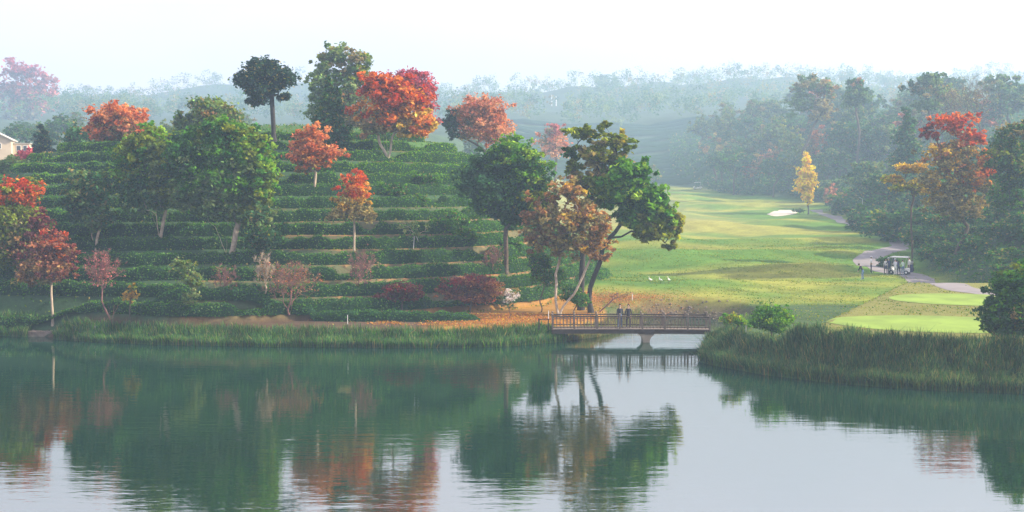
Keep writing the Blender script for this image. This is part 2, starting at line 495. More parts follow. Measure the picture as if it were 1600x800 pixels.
bm = bmesh.new()
vs = [bm.verts.new((x, y, 0)) for x, y in ((-262, 14), (262, 14), (262, 112), (-262, 112))]
bm.faces.new(vs)
tag(bm_obj('lake', bm, M_WATER), kind='structure')

m, t, b, o = new_mat('thin_haze'); t.nodes.remove(b)
pv = t.nodes.new('ShaderNodeVolumePrincipled')
pv.inputs['Color'].default_value = HAZE_COLOR
pv.inputs['Density'].default_value = HAZE_DENSITY
pv.inputs['Anisotropy'].default_value = 0.25
t.links.new(pv.outputs[0], o.inputs['Volume'])
bm = bmesh.new(); bbox(bm, (0, 720, 76.5), (2840, 1590, 159.0))
tag(bm_obj('haze', bm, m), kind='stuff')

# ------------------------------------------------------------------ draped sheets: path, bunker, greens
def drape_poly(name, pts, mat, lift, kind='structure', res=0.5):
    """a sheet over the ground inside a closed outline of (x, y) points, built as rings towards the centre"""
    pts = np.array(pts); c = pts.mean(0); rings = 10
    V, Q = [], []
    n = len(pts)
    for r in range(rings + 1):
        p = c + (pts - c) * (1 - r / rings * 0.985)
        z = ground(p[:, 0], p[:, 1]) + lift
        V.append(np.column_stack([p, z]))
    V = np.concatenate(V)
    for r in range(rings):
        for i in range(n):
            k = (i + 1) % n
            Q.append((r * n + i, r * n + k, (r + 1) * n + k, (r + 1) * n + i))
    return tag(link(name, npmesh(name, V, np.array(Q), smooth=True), None, mat), kind=kind)

def catmull(pts, per=10):
    pts = np.array(pts, float); out = []
    for i in range(len(pts) - 1):
        p0 = pts[max(i - 1, 0)]; p1 = pts[i]; p2 = pts[i + 1]; p3 = pts[min(i + 2, len(pts) - 1)]
        for s in np.linspace(0, 1, per, endpoint=False):
            out.append(0.5 * ((2 * p1) + (-p0 + p2) * s + (2 * p0 - 5 * p1 + 4 * p2 - p3) * s * s + (-p0 + 3 * p1 - 3 * p2 + p3) * s ** 3))
    out.append(pts[-1]); return np.array(out)

path_px = [(1640, 470), (1545, 458), (1480, 443), (1425, 430), (1385, 424), (1356, 413), (1362, 401), (1398, 390), (1406, 379), (1385, 366), (1345, 357), (1322, 349), (1306, 340), (1275, 328)]
pp = catmull([hit(a, b)[:2] for a, b in path_px], 14)
tn = np.gradient(pp, axis=0); tn /= np.linalg.norm(tn, axis=1)[:, None]; nn = np.column_stack([-tn[:, 1], tn[:, 0]])
wd = 1.45 + 0.25 * nz(pp[:, 0], pp[:, 1], 9, 5)
V = []
for s in (-1, -0.5, 0, 0.5, 1):
    q = pp + nn * (wd * s)[:, None]
    V.append(np.column_stack([q, ground(q[:, 0], q[:, 1]) + 0.05 - 0.03 * abs(s)]))
n = len(pp); V = np.concatenate(V)
Q = [(r * n + i, r * n + i + 1, (r + 1) * n + i + 1, (r + 1) * n + i) for r in range(4) for i in range(n - 1)]
tag(link('path', npmesh('path', V, np.array(Q), smooth=True), None, M_PATH), kind='structure')

def ring_px(pts, lo=1.0):
    w = [hit(a, b)[:2] for a, b in pts]
    c = catmull(w + [w[0]], 8)[:-1]
    return c
drape_poly('bunker', ring_px([(1198, 335), (1210, 330), (1232, 328), (1246, 331), (1238, 335), (1215, 338)]), M_SAND, 0.04)
drape_poly('tee_green', [(28.2 + 7.2 * math.cos(a) * (1 + 0.05 * math.sin(3 * a)), 79.3 + 3.9 * math.sin(a) - 0.09 * 8 * math.cos(a)) for a in np.linspace(0, 2 * math.pi, 64, endpoint=False)], M_GREEN, 0.03)
drape_poly('tee_green', [(34.8 + 5.8 * math.cos(a) * (1 + 0.04 * math.sin(2 * a)), 92.0 + 3.7 * math.sin(a) - .6 * math.cos(a)) for a in np.linspace(0, 2 * math.pi, 64, endpoint=False)], M_GREEN, 0.03)

D_ = lambda px, py: float(hit(px, py)[1])     # depth of the ground seen at a pixel
# ------------------------------------------------------------------ trees
PAL = {
 'olive':  [(0.11, 0.15, 0.03), (0.15, 0.18, 0.035), (0.08, 0.12, 0.03)],
 'green':  [(0.045, 0.13, 0.03), (0.07, 0.17, 0.03), (0.03, 0.10, 0.03)],
 'bright': [(0.10, 0.22, 0.03), (0.06, 0.17, 0.03), (0.15, 0.24, 0.04)],
 'deep':   [(0.03, 0.08, 0.035), (0.04, 0.10, 0.04), (0.025, 0.065, 0.04)],
 'teal':   [(0.03, 0.085, 0.055), (0.045, 0.11, 0.065), (0.03, 0.07, 0.05)],
 'sage':   [(0.10, 0.16, 0.08), (0.13, 0.18, 0.10), (0.07, 0.13, 0.07)],
 'navy':   [(0.018, 0.045, 0.045), (0.025, 0.055, 0.05), (0.015, 0.035, 0.04)],
 'red':    [(0.54, 0.11, 0.025), (0.60, 0.17, 0.03), (0.42, 0.07, 0.03)],
 'darkred':[(0.22, 0.03, 0.035), (0.30, 0.045, 0.04), (0.15, 0.03, 0.03)],
 'magenta':[(0.40, 0.08, 0.11), (0.46, 0.11, 0.13), (0.33, 0.07, 0.10)],
 'orange': [(0.62, 0.24, 0.05), (0.55, 0.18, 0.05), (0.64, 0.32, 0.07)],
 'coral':  [(0.58, 0.23, 0.09), (0.62, 0.30, 0.12), (0.50, 0.17, 0.07)],
 'peach':  [(0.55, 0.25, 0.13), (0.48, 0.2, 0.11), (0.6, 0.32, 0.17)],
 'yellow': [(0.95, 0.66, 0.0), (0.98, 0.74, 0.0), (0.95, 0.58, 0.0)],
 'gold':   [(0.50, 0.34, 0.06), (0.42, 0.27, 0.05), (0.55, 0.40, 0.08)],
 'khaki':  [(0.27, 0.23, 0.09), (0.33, 0.27, 0.10), (0.20, 0.18, 0.08)],
 'brown':  [(0.33, 0.19, 0.08), (0.40, 0.24, 0.09), (0.24, 0.14, 0.07)],
 'maroon': [(0.17, 0.05, 0.05), (0.22, 0.065, 0.055), (0.13, 0.045, 0.045)],
 'rust':   [(0.36, 0.15, 0.08), (0.30, 0.12, 0.07), (0.42, 0.19, 0.09)],
 'lime':   [(0.30, 0.30, 0.05), (0.24, 0.28, 0.05), (0.36, 0.33, 0.07)],
 'white':  [(0.7, 0.62, 0.55), (0.75, 0.7, 0.65), (0.5, 0.4, 0.35)],
 'pinkt':  [(0.45, 0.16, 0.15), (0.38, 0.13, 0.12), (0.5, 0.2, 0.17)],
}
def pick(names, n, r):
    """n colours out of one palette name or a list of (name, weight)"""
    if isinstance(names, str): names = [(names, 1)]
    w = np.array([x[1] for x in names], float); w /= w.sum()
    k = r.choice(len(names), n, p=w); s = r.integers(0, 3, n)
    tab = np.array([PAL[x[0]] for x in names]); tab = np.where((tab[..., 1] > tab[..., 0])[..., None], tab * np.array([1.5, 1.5, 0.95]), tab)
    return tab[k, s]

def grow(base, lobes, clumps, r, fork, tr, stems=1, nb=60, tip=0.012, lean=0.0):
    """wood skeleton reaching from the base to crown clumps: returns the tube mesh arrays"""
    pos = [np.array(base, float)]; par = [-1]
    cz = np.average(lobes[:, 2], weights=lobes[:, 3]); cx = np.average(lobes[:, 0], weights=lobes[:, 3]); cyy = np.average(lobes[:, 1], weights=lobes[:, 3])
    H = max(cz - base[2], 0.3)
    forks = []
    for s in range(stems):
        last = 0
        off = np.array([0.0, 0, 0]) if stems == 1 else np.array([math.cos(s * 2.4), math.sin(s * 2.4), 0]) * H * (0.06 + 0.04 * r.random())
        tgt = np.array([base[0] + (cx - base[0]) * 0.14, base[1] + (cyy - base[1]) * 0.3, base[2] + H * fork * (1 + 0.15 * r.normal() * (stems > 1))]) + off * 1.6
        K = 5
        wob = r.normal(size=2) * H * 0.02
        for q in range(1, K + 1):
            f = q / K
            p = pos[0] + (tgt - pos[0]) * f + np.array([wob[0] * math.sin(f * 5), wob[1] * math.sin(f * 4), 0])
            pos.append(p); par.append(last); last = len(pos) - 1
        forks.append(last)
    def attach(target, seg=3, k=1.0):
        A = np.array(pos); d = np.linalg.norm(A - target, axis=1)
        pen = np.where(A[:, 2] > target[2] - 0.02 * H, 2.0 * np.abs(A[:, 2] - target[2] + 0.02 * H), 0)
        pen = pen + np.where(np.arange(len(A)) < min(forks), 1e3 if stems == 1 else 2 * H, 0)
        i = int(np.argmin(d + pen * k)); p0 = A[i]
        vec = target - p0; L = np.linalg.norm(vec)
        last = i
        for q in range(1, seg + 1):
            f = q / seg
            bow = math.sin(f * math.pi) * L * 0.10
            p = p0 + vec * f + np.array([0, 0, bow]) + r.normal(size=3) * L * 0.035 * (f < 1)
            pos.append(p); par.append(last); last = len(pos) - 1
    order = np.argsort(np.linalg.norm(lobes[:, :3] - np.array(pos[forks[0]]), axis=1))
    for k in order: attach(lobes[k, :3] - np.array([0, 0, lobes[k, 5] * 0.25]), 4)
    sel = clumps[r.permutation(len(clumps))[:nb]]
    d0 = np.linalg.norm(sel - np.array(pos[forks[0]]), axis=1)
    for p in sel[np.argsort(d0)]: attach(p, 3)
    pos = np.array(pos); par = np.array(par)
    n = len(pos); acc = np.zeros(n); ischild = np.zeros(n, bool); ischild[par[par >= 0]] = True
    acc[~ischild] = tip ** 2.3
    for i in range(n - 1, 0, -1):
        acc[par[i]] += acc[i]
    rad = acc ** (1 / 2.3)
    sc = tr / rad[0]
    rad = tip * (rad / tip) ** (math.log(max(tr / tip, 1.5)) / math.log(max(rad[0] / tip, 1.6)))
    idx = np.arange(1, n)
    rp = np.minimum(rad[par[idx]], rad[idx] * 1.35)
    rp = np.where(par[idx] == 0, rad[idx] * 1.5, rp)
    return tubes(pos[par[idx]], pos[idx], rp, rad[idx], 7), pos

def crown_leaves(lobes, cols, r, n_leaves, leaf, clump_r=0.16, n_clumps=None, shell=0.45, up=0.35, flat=0.7, sizes=0.3):
    """leaf faces in clumps spread through ellipsoid lobes (rows x, y, z, rx, ry, rz)"""
    vol = (lobes[:, 3] * lobes[:, 4] * lobes[:, 5]) ** (2 / 3)
    w = vol / vol.sum()
    ntot = n_clumps or max(12, int(n_leaves / 45))
    CP, CR, CC, WT = [], [], [], []
    for i, L in enumerate(lobes):
        m = max(3, int(round(ntot * w[i])))
        d = r.normal(size=(m, 3)); d /= np.linalg.norm(d, axis=1)[:, None]
        rr = r.random(m) ** shell
        p = L[:3] + d * rr[:, None] * L[3:6] * (1 - clump_r * 0.6) * (1 + 0.19 * r.normal(size=(m, 1)))
        CP.append(p); CR.append(np.full(m, clump_r * (L[3] * L[4] * L[5]) ** (1 / 3)) * r.uniform(0.6, 1.4, m))
        CC.append(pick(cols[i], m, r)); WT.append(r.uniform(0.4, 1.6, m))
    CP = np.concatenate(CP); CR = np.concatenate(CR); CC = np.concatenate(CC); WT = np.concatenate(WT)
    k = r.choice(len(CP), n_leaves, p=WT / WT.sum())
    off = r.normal(size=(n_leaves, 3)); off *= (r.random(n_leaves) ** 0.4 / np.linalg.norm(off, axis=1))[:, None]
    off *= np.where(r.random(n_leaves) < 0.16, 1.9, 1.0)[:, None]
    off[:, 2] *= flat
    Pl = CP[k] + off * CR[k][:, None] * 1.5
    col = CC[k] * np.exp(r.normal(size=(n_leaves, 1)) * 0.30) * np.exp(r.normal(size=(n_leaves, 3)) * 0.06)
    V, Q = leaf_quads(Pl, leaf * r.uniform(1 - sizes, 1 + sizes, n_leaves), r, up)
    odd = r.random(n_leaves) < 0.12
    col[odd] = pick([('khaki', 2), ('olive', 1)], int(odd.sum()), r) if col.max() < 0.9 else col[odd]
    return V, Q, np.clip(col, 0.0, 0.95), CP

def tree(name, label, px, Y, lobes_px, leaves=9000, leaf=0.17, tr=0.2, fork=0.45, bark=None, stems=1, nb=70,
         clump=0.16, shell=0.45, group=None, cat='tree', depth=1.0, seed=None, up=0.35, n_clumps=None, tip=0.012, base=None, flat=0.7):
    """a tree whose crown lobes are given as (cx, cy, rx, ry, palette[, depth offset]) in photo pixels, at world depth Y"""
    s = seed if seed is not None else int(px * 7 + Y * 3)
    r = np.random.default_rng(s)
    if base is None:
        bx = P(px, 400, Y)[0]; base = np.array([bx, Y, g1(bx, Y) - 0.05])
    else: base = np.array(base)
    L, cols = [], []
    k = Y / F
    for lb in lobes_px:
        cx, cyp, rx, ry, pal = lb[:5]; dy = lb[5] if len(lb) > 5 else 0
        c = P(cx, cyp, Y + dy)
        L.append((c[0] - base[0], c[1] - base[1], c[2] - base[2], rx * k, (rx * 0.55 + ry * 0.45) * k * depth, ry * k)); cols.append(pal)
    L = np.array(L)
    L[:, 3:6] *= 1.1
    V, Q, col, CP = crown_leaves(L, cols, r, int(leaves * 1.55), leaf * 1.08, clump * 1.0, n_clumps or max(20, int(leaves / 20)), shell * 1.15, up, flat)
    root = empty(name, tuple(base))
    tag(root, label, cat, group)
    (tv, tq), _ = grow((0, 0, 0), L, CP, r, fork, tr, stems, nb, tip)
    link('trunk', npmesh('trunk', tv, tq, smooth=True), root, bark or M_BARK)
    link('crown', npmesh('crown', V, Q, col), root, M_LEAF)
    return root

def conifer(name, label, px, Y, top, bottom, halfw, pal, leaves=6000, leaf=0.2, tr=0.2, group=None):
    lb = []
    n = 7
    for i in range(n):
        f = i / (n - 1)
        lb.append((px + (i % 2 - .5) * halfw * 0.15, top + (bottom - top) * (0.06 + 0.88 * f), halfw * (0.16 + 0.84 * f ** 0.8), (bottom - top) * 0.10, pal))
    return tree(name, label, px, Y, lb, leaves, leaf, tr, 0.5, M_BARK_D, 1, 60, 0.22, 0.6, group, depth=1.0)

def bare_shrub(name, label, px, Y, cx, cyp, rx, ry, twig, leafpal, leaves=500, group=None, stems=5, nb=160, tr=0.06, leaf=0.07, cat='shrub', tip=0.011):
    """a leafless shrub: fanning stems with fine twigs and a few last leaves"""
    r = np.random.default_rng(int(px * 3 + Y))
    bx = P(px, 400, Y)[0]; base = np.array([bx, Y, g1(bx, Y) - 0.03]); k = Y / F
    c = P(cx, cyp, Y) - base
    L = np.array([(c[0], c[1], c[2], rx * k, rx * k * 0.8, ry * k)])
    V, Q, col, CP = crown_leaves(L, [leafpal], r, leaves, leaf, 0.10, 300, 0.5)
    root = empty(name, tuple(base)); tag(root, label, cat, group)
    (tv, tq), pos = grow((0, 0, 0), L, CP, r, 0.35, tr, stems, nb, tip)
    # fine twigs spraying upward and outward from every node
    m = 1500
    A = pos[r.integers(len(pos) // 8, len(pos), m)]
    ctr = np.array([c[0], c[1], c[2] - ry * k * 1.6])
    d = A - ctr; d /= np.linalg.norm(d, axis=1)[:, None]
    d = d + r.normal(size=(m, 3)) * 0.35; d /= np.linalg.norm(d, axis=1)[:, None]
    ln = r.uniform(0.15, 0.5, m) * (ry * k) * 0.55
    v2, q2 = tubes(A, A + d * ln[:, None], 0.009, 0.004, 3)
    link('trunk', npmesh('trunk', np.concatenate([tv, v2]), np.concatenate([tq, q2 + len(tv)])), root, twig)
    link('crown', npmesh('crown', V, Q, col), root, M_LEAF)
    return root


# --- trees on and below the tea hill
tree('broadleaf_tree', 'olive tree with a red top at the left edge of the photo', 28, 98,
     [(22, 345, 42, 36, [('olive', 3), ('khaki', 1)]), (12, 385, 35, 30, 'olive'), (35, 300, 36, 20, [('red', 5), ('olive', 1)]), (2, 310, 25, 25, [('red', 2), ('olive', 2)]), (58, 350, 22, 22, 'maroon'), (50, 395, 40, 32, [('maroon', 2), ('brown', 1), ('khaki', 1)])],
     15000, 0.14, 0.22, 0.5, M_BARK)
tree('maple_tree', 'rusty maple with a slim straight trunk standing on a small stone landing by the water', 80, 94.2,
     [(82, 385, 26, 26, [('maroon', 2), ('rust', 3), ('red', 1)]), (80, 420, 34, 26, [('brown', 2), ('rust', 2), ('maroon', 1)]), (52, 428, 26, 24, [('brown', 2), ('khaki', 1)]), (106, 400, 16, 26, [('maroon', 2), ('brown', 1)])],
     6500, 0.11, 0.09, 0.62, M_BARK_P, nb=90, clump=0.14)
tree('broadleaf_tree', 'slender pale sage tree left of the tall twin-stemmed tea hill trees', 150, D_(150, 392),
     [(138, 298, 33, 33, [('teal', 2), ('sage', 2)]), (150, 335, 26, 26, [('sage', 2), ('teal', 1)]), (120, 322, 20, 22, 'teal')], 8000, 0.16, 0.12, 0.55, M_BARK_P, 2, clump=.15)
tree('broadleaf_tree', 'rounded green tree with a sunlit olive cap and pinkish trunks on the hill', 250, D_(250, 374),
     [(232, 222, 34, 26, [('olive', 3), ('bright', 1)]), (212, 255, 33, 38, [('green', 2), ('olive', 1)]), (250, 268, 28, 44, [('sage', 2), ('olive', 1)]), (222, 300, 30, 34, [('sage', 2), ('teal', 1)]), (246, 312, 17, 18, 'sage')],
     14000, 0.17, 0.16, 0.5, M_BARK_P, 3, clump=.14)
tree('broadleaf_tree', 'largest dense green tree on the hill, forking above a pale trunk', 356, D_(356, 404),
     [(345, 212, 46, 26, [('green', 3), ('olive', 1)]), (390, 240, 32, 40, [('bright', 2), ('olive', 2)]), (300, 250, 42, 42, [('deep', 2), ('green', 2)]), (345, 275, 62, 44, [('sage', 2), ('green', 2)]), (408, 285, 26, 44, [('olive', 2), ('bright', 2)]), (300, 305, 36, 28, 'sage'), (350, 318, 44, 26, 'sage'), (395, 325, 24, 22, [('sage', 1), ('olive', 1)])],  # lit right side and shaded left side painted into the leaf colours
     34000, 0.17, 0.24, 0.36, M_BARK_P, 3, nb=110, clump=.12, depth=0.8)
tree('broadleaf_tree', 'grey-green rounded tree rising behind the largest hill tree', 330, 130,
     [(332, 177, 38, 24, [('sage', 2), ('olive', 1), ('brown', .3)]), (345, 205, 42, 24, 'sage'), (290, 192, 17, 16, 'sage')], 9000, 0.2, 0.25, 0.6, M_BARK)
tree('evergreen_tree', 'small narrow bluish evergreen at the foot of the largest hill tree', 415, D_(415, 402) - 1,
     [(408, 345, 18, 26, [('sage', 2), ('teal', 1)]), (412, 372, 26, 22, [('deep', 1), ('teal', 1)])], 4500, 0.13, 0.1, 0.5, M_BARK_P)
tree('pine_tree', 'dark blue-green umbrella shaped tree alone on the hill crest', 430, D_(430, 222),
     [(412, 105, 26, 14, 'navy'), (392, 124, 24, 14, 'navy'), (437, 122, 24, 15, 'navy'), (410, 140, 30, 13, 'navy'), (400, 158, 16, 6, 'navy'), (445, 152, 12, 7, 'navy'), (375, 126, 8, 5, 'navy')], 9000, 0.17, 0.24, 0.8, M_BARK_D, 1, clump=.26, shell=.6, nb=60)
tree('broadleaf_tree', 'tall hazy grey-green tree behind the orange and red trees on the crest', 535, 150,
     [(535, 92, 40, 24, [('sage', 2), ('khaki', 1)]), (560, 115, 28, 30, [('olive', 1), ('sage', 1)]), (505, 125, 26, 36, 'sage'), (545, 150, 48, 40, [('sage', 2), ('khaki', 1), ('brown', .5)]), (500, 165, 22, 42, 'sage'), (498, 92, 20, 6, 'olive'), (560, 195, 30, 34, 'khaki')],
     9500, 0.23, 0.25, 0.5, M_BARK, clump=.13, depth=.7)
conifer('conifer_tree', 'dark conical evergreen on the crest between the orange and red trees', 517, D_(517, 228), 122, 222, 34, [('teal', 2), ('deep', 2)], 9000, 0.19)
tree('autumn_tree', 'large red and orange tree with several thin trunks on the hill crest', 605, D_(605, 250),
     [(592, 135, 34, 24, [('red', 3), ('darkred', 1)]), (625, 150, 42, 26, [('red', 3), ('orange', 1)]), (605, 172, 44, 24, [('orange', 2), ('red', 1)]), (650, 190, 26, 26, [('orange', 3), ('gold', 1)]), (588, 192, 32, 22, [('khaki', 2), ('brown', 1)]), (625, 200, 34, 14, [('khaki', 2), ('gold', 1)])],
     9500, 0.20, 0.22, 0.42, M_BARK_P, 5, nb=90, clump=.13)
tree('autumn_tree', 'magenta tree partly behind the big red and orange crest tree', 650, 146,
     [(640, 130, 34, 20, 'magenta'), (662, 155, 20, 32, [('magenta', 2), ('pinkt', 1)]), (662, 190, 18, 22, 'pinkt')], 6500, 0.2, 0.2, 0.5, M_BARK)
tree('autumn_tree', 'small bright coral tree with a bent trunk on the tea terraces', 494, D_(494, 303),
     [(488, 215, 26, 20, 'coral'), (515, 238, 26, 14, 'coral'), (467, 235, 20, 18, 'coral'), (490, 248, 28, 18, [('orange', 2), ('coral', 1)]), (475, 262, 14, 10, [('orange', 1), ('khaki', 1)])],
     5500, 0.15, 0.12, 0.55, M_BARK_P, 1, clump=.15)
tree('autumn_tree', 'slim tree on the tea terraces, scarlet at the tip fading to khaki below', 554, D_(554, 402),
     [(556, 280, 20, 16, 'red'), (555, 300, 28, 16, [('red', 1), ('orange', 2), ('gold', 1)]), (550, 318, 30, 14, [('gold', 2), ('khaki', 2)]), (548, 336, 42, 13, 'khaki')],
     4300, 0.12, 0.09, 0.72, M_BARK_P, 1, clump=.14)
tree('broadleaf_tree', 'dense round green tree halfway between the maples and the tall waterside trees', 790, D_(790, 428),
     [(798, 240, 40, 24, [('bright', 2), ('green', 2)]), (758, 280, 38, 42, [('teal', 3), ('deep', 1)]), (818, 270, 36, 38, [('green', 2), ('bright', 1), ('deep', 1)]), (785, 310, 50, 30, [('deep', 2), ('green', 1), ('teal', 1)]), (830, 310, 34, 34, [('deep', 1), ('olive', 1)]), (800, 340, 26, 14, 'deep')],  # sunny top and right, teal shade on the left, coloured into the lobes
     24000, 0.16, 0.2, 0.5, M_BARK, nb=80, clump=.12, depth=.9)
tree('autumn_tree', 'misty peach coloured tree beyond the right shoulder of the hill', 742, 158,
     [(752, 172, 38, 22, 'peach'), (765, 200, 36, 28, 'peach'), (730, 190, 24, 26, [('peach', 2), ('khaki', 1)]), (706, 190, 13, 24, [('navy', 2), ('deep', 1)]), (712, 212, 12, 6, 'deep')], 9500, 0.2, 0.18, 0.5, M_BARK, 3, clump=.14)
tree('autumn_tree', 'faint pink tree in the mist left of the tall waterside tree', 866, 300,
     [(868, 203, 18, 9, 'pinkt'), (866, 225, 22, 22, [('peach', 2), ('khaki', 1)])], 2600, 0.33, 0.26, 0.5, M_BARK)
tree('autumn_tree', 'orange-red domed tree on the left shoulder of the hill', 184, 128,
     [(182, 180, 42, 18, 'coral'), (160, 200, 28, 22, [('coral', 2), ('darkred', 1)]), (205, 195, 30, 20, [('coral', 2), ('peach', 1)]), (180, 205, 38, 18, [('peach', 1), ('khaki', 1)])], 8000, 0.18, 0.16, 0.5, M_BARK_P, 2, clump=.14)
tree('broadleaf_tree', 'blue-grey tree just left of the orange-red domed tree', 120, 150,
     [(122, 215, 20, 24, 'teal'), (120, 245, 22, 24, 'teal')], 3500, 0.22, 0.16, 0.4, M_BARK_D)
conifer('conifer_tree', 'small dark blue conifer in the mist above the red shrub', 66, 152, 196, 246, 22, 'navy', 4500, 0.22)
tree('autumn_tree', 'hazy crimson tree below the small dark conifer', 46, 138, [(42, 250, 18, 14, 'magenta'), (55, 268, 13, 12, [('magenta', 2), ('coral', 1)])], 2200, 0.2, 0.1, 0.4, M_BARK)
tree('autumn_tree', 'small misty orange tree right of the hazy crimson one', 80, 140, [(84, 262, 9, 12, 'orange'), (72, 250, 16, 14, [('sage', 1), ('khaki', 1)])], 1800, 0.18, 0.1, 0.4, M_BARK)
tree('broadleaf_tree', 'grey-green bushy tree at the left edge below the house', 20, 128, [(18, 265, 32, 18, 'sage'), (25, 290, 34, 20, 'teal')], 5000, 0.2, 0.15, 0.4, M_BARK)

# --- shrubs, saplings and low maples along the lake side of the hill
tw = M_TWIG_R
bare_shrub('bare_shrub', 'pinkish leafless shrub between the stone landing and the small golden shrub', 172, 92.4, 158, 420, 32, 30, tw, 'pinkt', 900)
bare_shrub('bare_shrub', 'small vase-shaped leafless shrub below the largest hill tree', 354, D_(354, 466), 352, 434, 21, 20, tw, 'rust', 120, nb=90)
bare_shrub('bare_shrub', 'slender leafless shrub with an upright pale stem left of the wide brown one', 411, D_(411, 468), 412, 424, 18, 28, M_BARK_P, 'brown', 250, stems=2, nb=80)
bare_shrub('bare_shrub', 'widest brown leafless shrub on the lower tea rows', 451, D_(451, 492), 456, 437, 46, 34, tw, [('rust', 2), ('khaki', 1)], 1300, nb=240, tr=0.08)
bare_shrub('bare_shrub', 'rosy leafless shrub straight below the scarlet-tipped tree', 563, D_(563, 460), 565, 419, 26, 30, tw, 'pinkt', 200, nb=130, stems=3)
bare_shrub('bare_shrub', 'leafless shrub in front of the trunk of the round green tree', 770, D_(770, 428), 770, 403, 20, 22, tw, 'rust', 100, nb=100)
tree('sapling', 'leafy pale green sapling on the bank beneath the largest hill tree', 302, D_(302, 486),
     [(286, 415, 20, 13, [('sage', 2), ('olive', 1)]), (303, 438, 20, 16, [('sage', 2), ('olive', 1)]), (298, 465, 14, 14, 'sage')], 1900, 0.10, 0.04, 0.35, M_BARK, cat='sapling')
tree('golden_shrub', 'little golden shrub on the bank between the leafless shrub and the pale green sapling', 203, 91.8, [(203, 462, 12, 10, 'gold'), (206, 452, 7, 9, [('gold', 1), ('olive', 1)])], 700, 0.08, 0.03, 0.3, M_BARK, cat='shrub')
tree('maple_tree', 'low dark red spreading maple, the smaller of the two by the reeds', 628, D_(628, 487),
     [(627, 452, 34, 9, [('darkred', 1), ('maroon', 2)]), (612, 464, 24, 8, 'maroon'), (645, 462, 22, 8, 'maroon')], 4200, 0.085, 0.07, 0.5, M_BARK, clump=.2, flat=.5)
tree('maple_tree', 'low rust red spreading maple, the wider of the two by the reeds', 735, D_(735, 491),
     [(735, 440, 40, 12, [('maroon', 2), ('darkred', 1), ('rust', 1)]), (708, 458, 26, 10, [('maroon', 2), ('rust', 1)]), (738, 464, 34, 11, [('rust', 2), ('maroon', 1)]), (766, 452, 26, 14, [('rust', 2), ('brown', 1)])], 8000, 0.085, 0.09, 0.5, M_BARK, clump=.18, flat=.5)
tree('flowering_shrub', 'shrub dotted with white flowers right of the rust red maple', 797, 93.5, [(797, 462, 18, 14, [('white', 2), ('khaki', 1)]), (792, 474, 16, 10, [('khaki', 1), ('teal', 2)])], 900, 0.07, 0.03, 0.3, M_BARK, cat='shrub')
tree('sapling', 'thin staked sapling on the terraces left of the round green tree', 648, D_(648, 388), [(640, 352, 26, 12, [('sage', 3)]), (652, 366, 18, 8, 'sage')], 420, 0.09, 0.03, 0.6, M_BARK_P, cat='sapling')
Xs = P(648, 400, D_(648, 388)); zs = g1(Xs[0], Xs[1])
bm = bmesh.new()
for a_ in (0.4, 2.5, 4.6):
    bcyl(bm, (Xs[0] + 0.55 * math.cos(a_), Xs[1] + 0.5 * math.sin(a_), zs - 0.03), (Xs[0] + 0.03 * math.cos(a_), Xs[1], zs + 1.35), 0.025, 0.022, 6)
tag(bm_obj('support_stakes', bm, M_WHITE), 'pale wooden tripod stakes propping the thin sapling', 'stakes')

# --- tall waterside trees by the bridge
tree('broadleaf_tree', 'tall airy olive-yellow tree at the bridge, its top above its neighbours', 908, 101,
     [(915, 207, 32, 13, [('olive', 2), ('lime', 1)]), (960, 218, 32, 16, [('olive', 2), ('lime', 1)]), (893, 238, 25, 12, [('olive', 2), ('deep', 1)]), (930, 240, 34, 20, [('olive', 1), ('khaki', 1), ('lime', 1)]), (965, 250, 28, 18, [('olive', 1), ('khaki', 1)]), (940, 275, 34, 22, [('khaki', 2), ('olive', 1)]), (905, 280, 24, 20, 'khaki'), (937, 310, 26, 20, 'olive'), (975, 268, 22, 16, [('olive', 1), ('lime', 1)]), (895, 262, 22, 12, 'olive'), (945, 195, 14, 8, 'olive')],
     7000, 0.20, 0.24, 0.62, M_BARK_D, 1, nb=110, clump=.13, shell=.6, depth=.7)
tree('broadleaf_tree', 'big green tree leaning out to the right over the shore by the bridge', 924, 99,
     [(985, 272, 34, 22, [('bright', 2), ('green', 2)]), (950, 285, 24, 20, [('bright', 1), ('olive', 1)]), (1000, 345, 26, 20, [('olive', 1), ('bright', 1)]), (1060, 345, 10, 14, 'lime'), (965, 300, 34, 26, [('green', 3), ('bright', 1)]), (1012, 312, 40, 26, [('bright', 2), ('green', 2)]), (1035, 338, 28, 24, [('bright', 2), ('olive', 2)]), (985, 335, 26, 18, 'green'), (1020, 365, 26, 14, [('olive', 2), ('lime', 1)]), (1050, 362, 14, 18, [('olive', 2), ('lime', 1)]), (1045, 385, 10, 6, 'olive')],
     11500, 0.215, 0.20, 0.6, M_BARK_D, 1, nb=90, clump=.14, depth=.85)
tree('autumn_tree', 'russet-brown thin-leaved tree with pale stems in front of the tall waterside trees', 875, 95.5,
     [(838, 370, 26, 26, [('brown', 2), ('khaki', 1)]), (940, 355, 18, 26, [('brown', 1), ('gold', 1)]), (885, 300, 32, 26, [('brown', 2), ('gold', 1), ('khaki', 1)]), (852, 345, 34, 34, [('brown', 2), ('khaki', 2)]), (905, 345, 40, 34, [('brown', 3), ('gold', 1), ('khaki', 2)]), (880, 380, 40, 24, [('khaki', 2), ('brown', 1), ('gold', .5)]), (930, 385, 26, 26, [('brown', 2), ('gold', 1)]), (845, 310, 24, 16, [('brown', 1), ('olive', 1)])],
     8500, 0.15, 0.15, 0.36, M_BARK_P, 2, nb=130, clump=.12, depth=.8)
tree('round_bush', 'dark green bush between the pale stems and the two dark trunks', 897, 96.5, [(897, 458, 22, 14, [('green', 2), ('deep', 1)]), (905, 466, 24, 10, 'green')], 2600, 0.09, 0.04, 0.3, M_BARK, cat='bush')
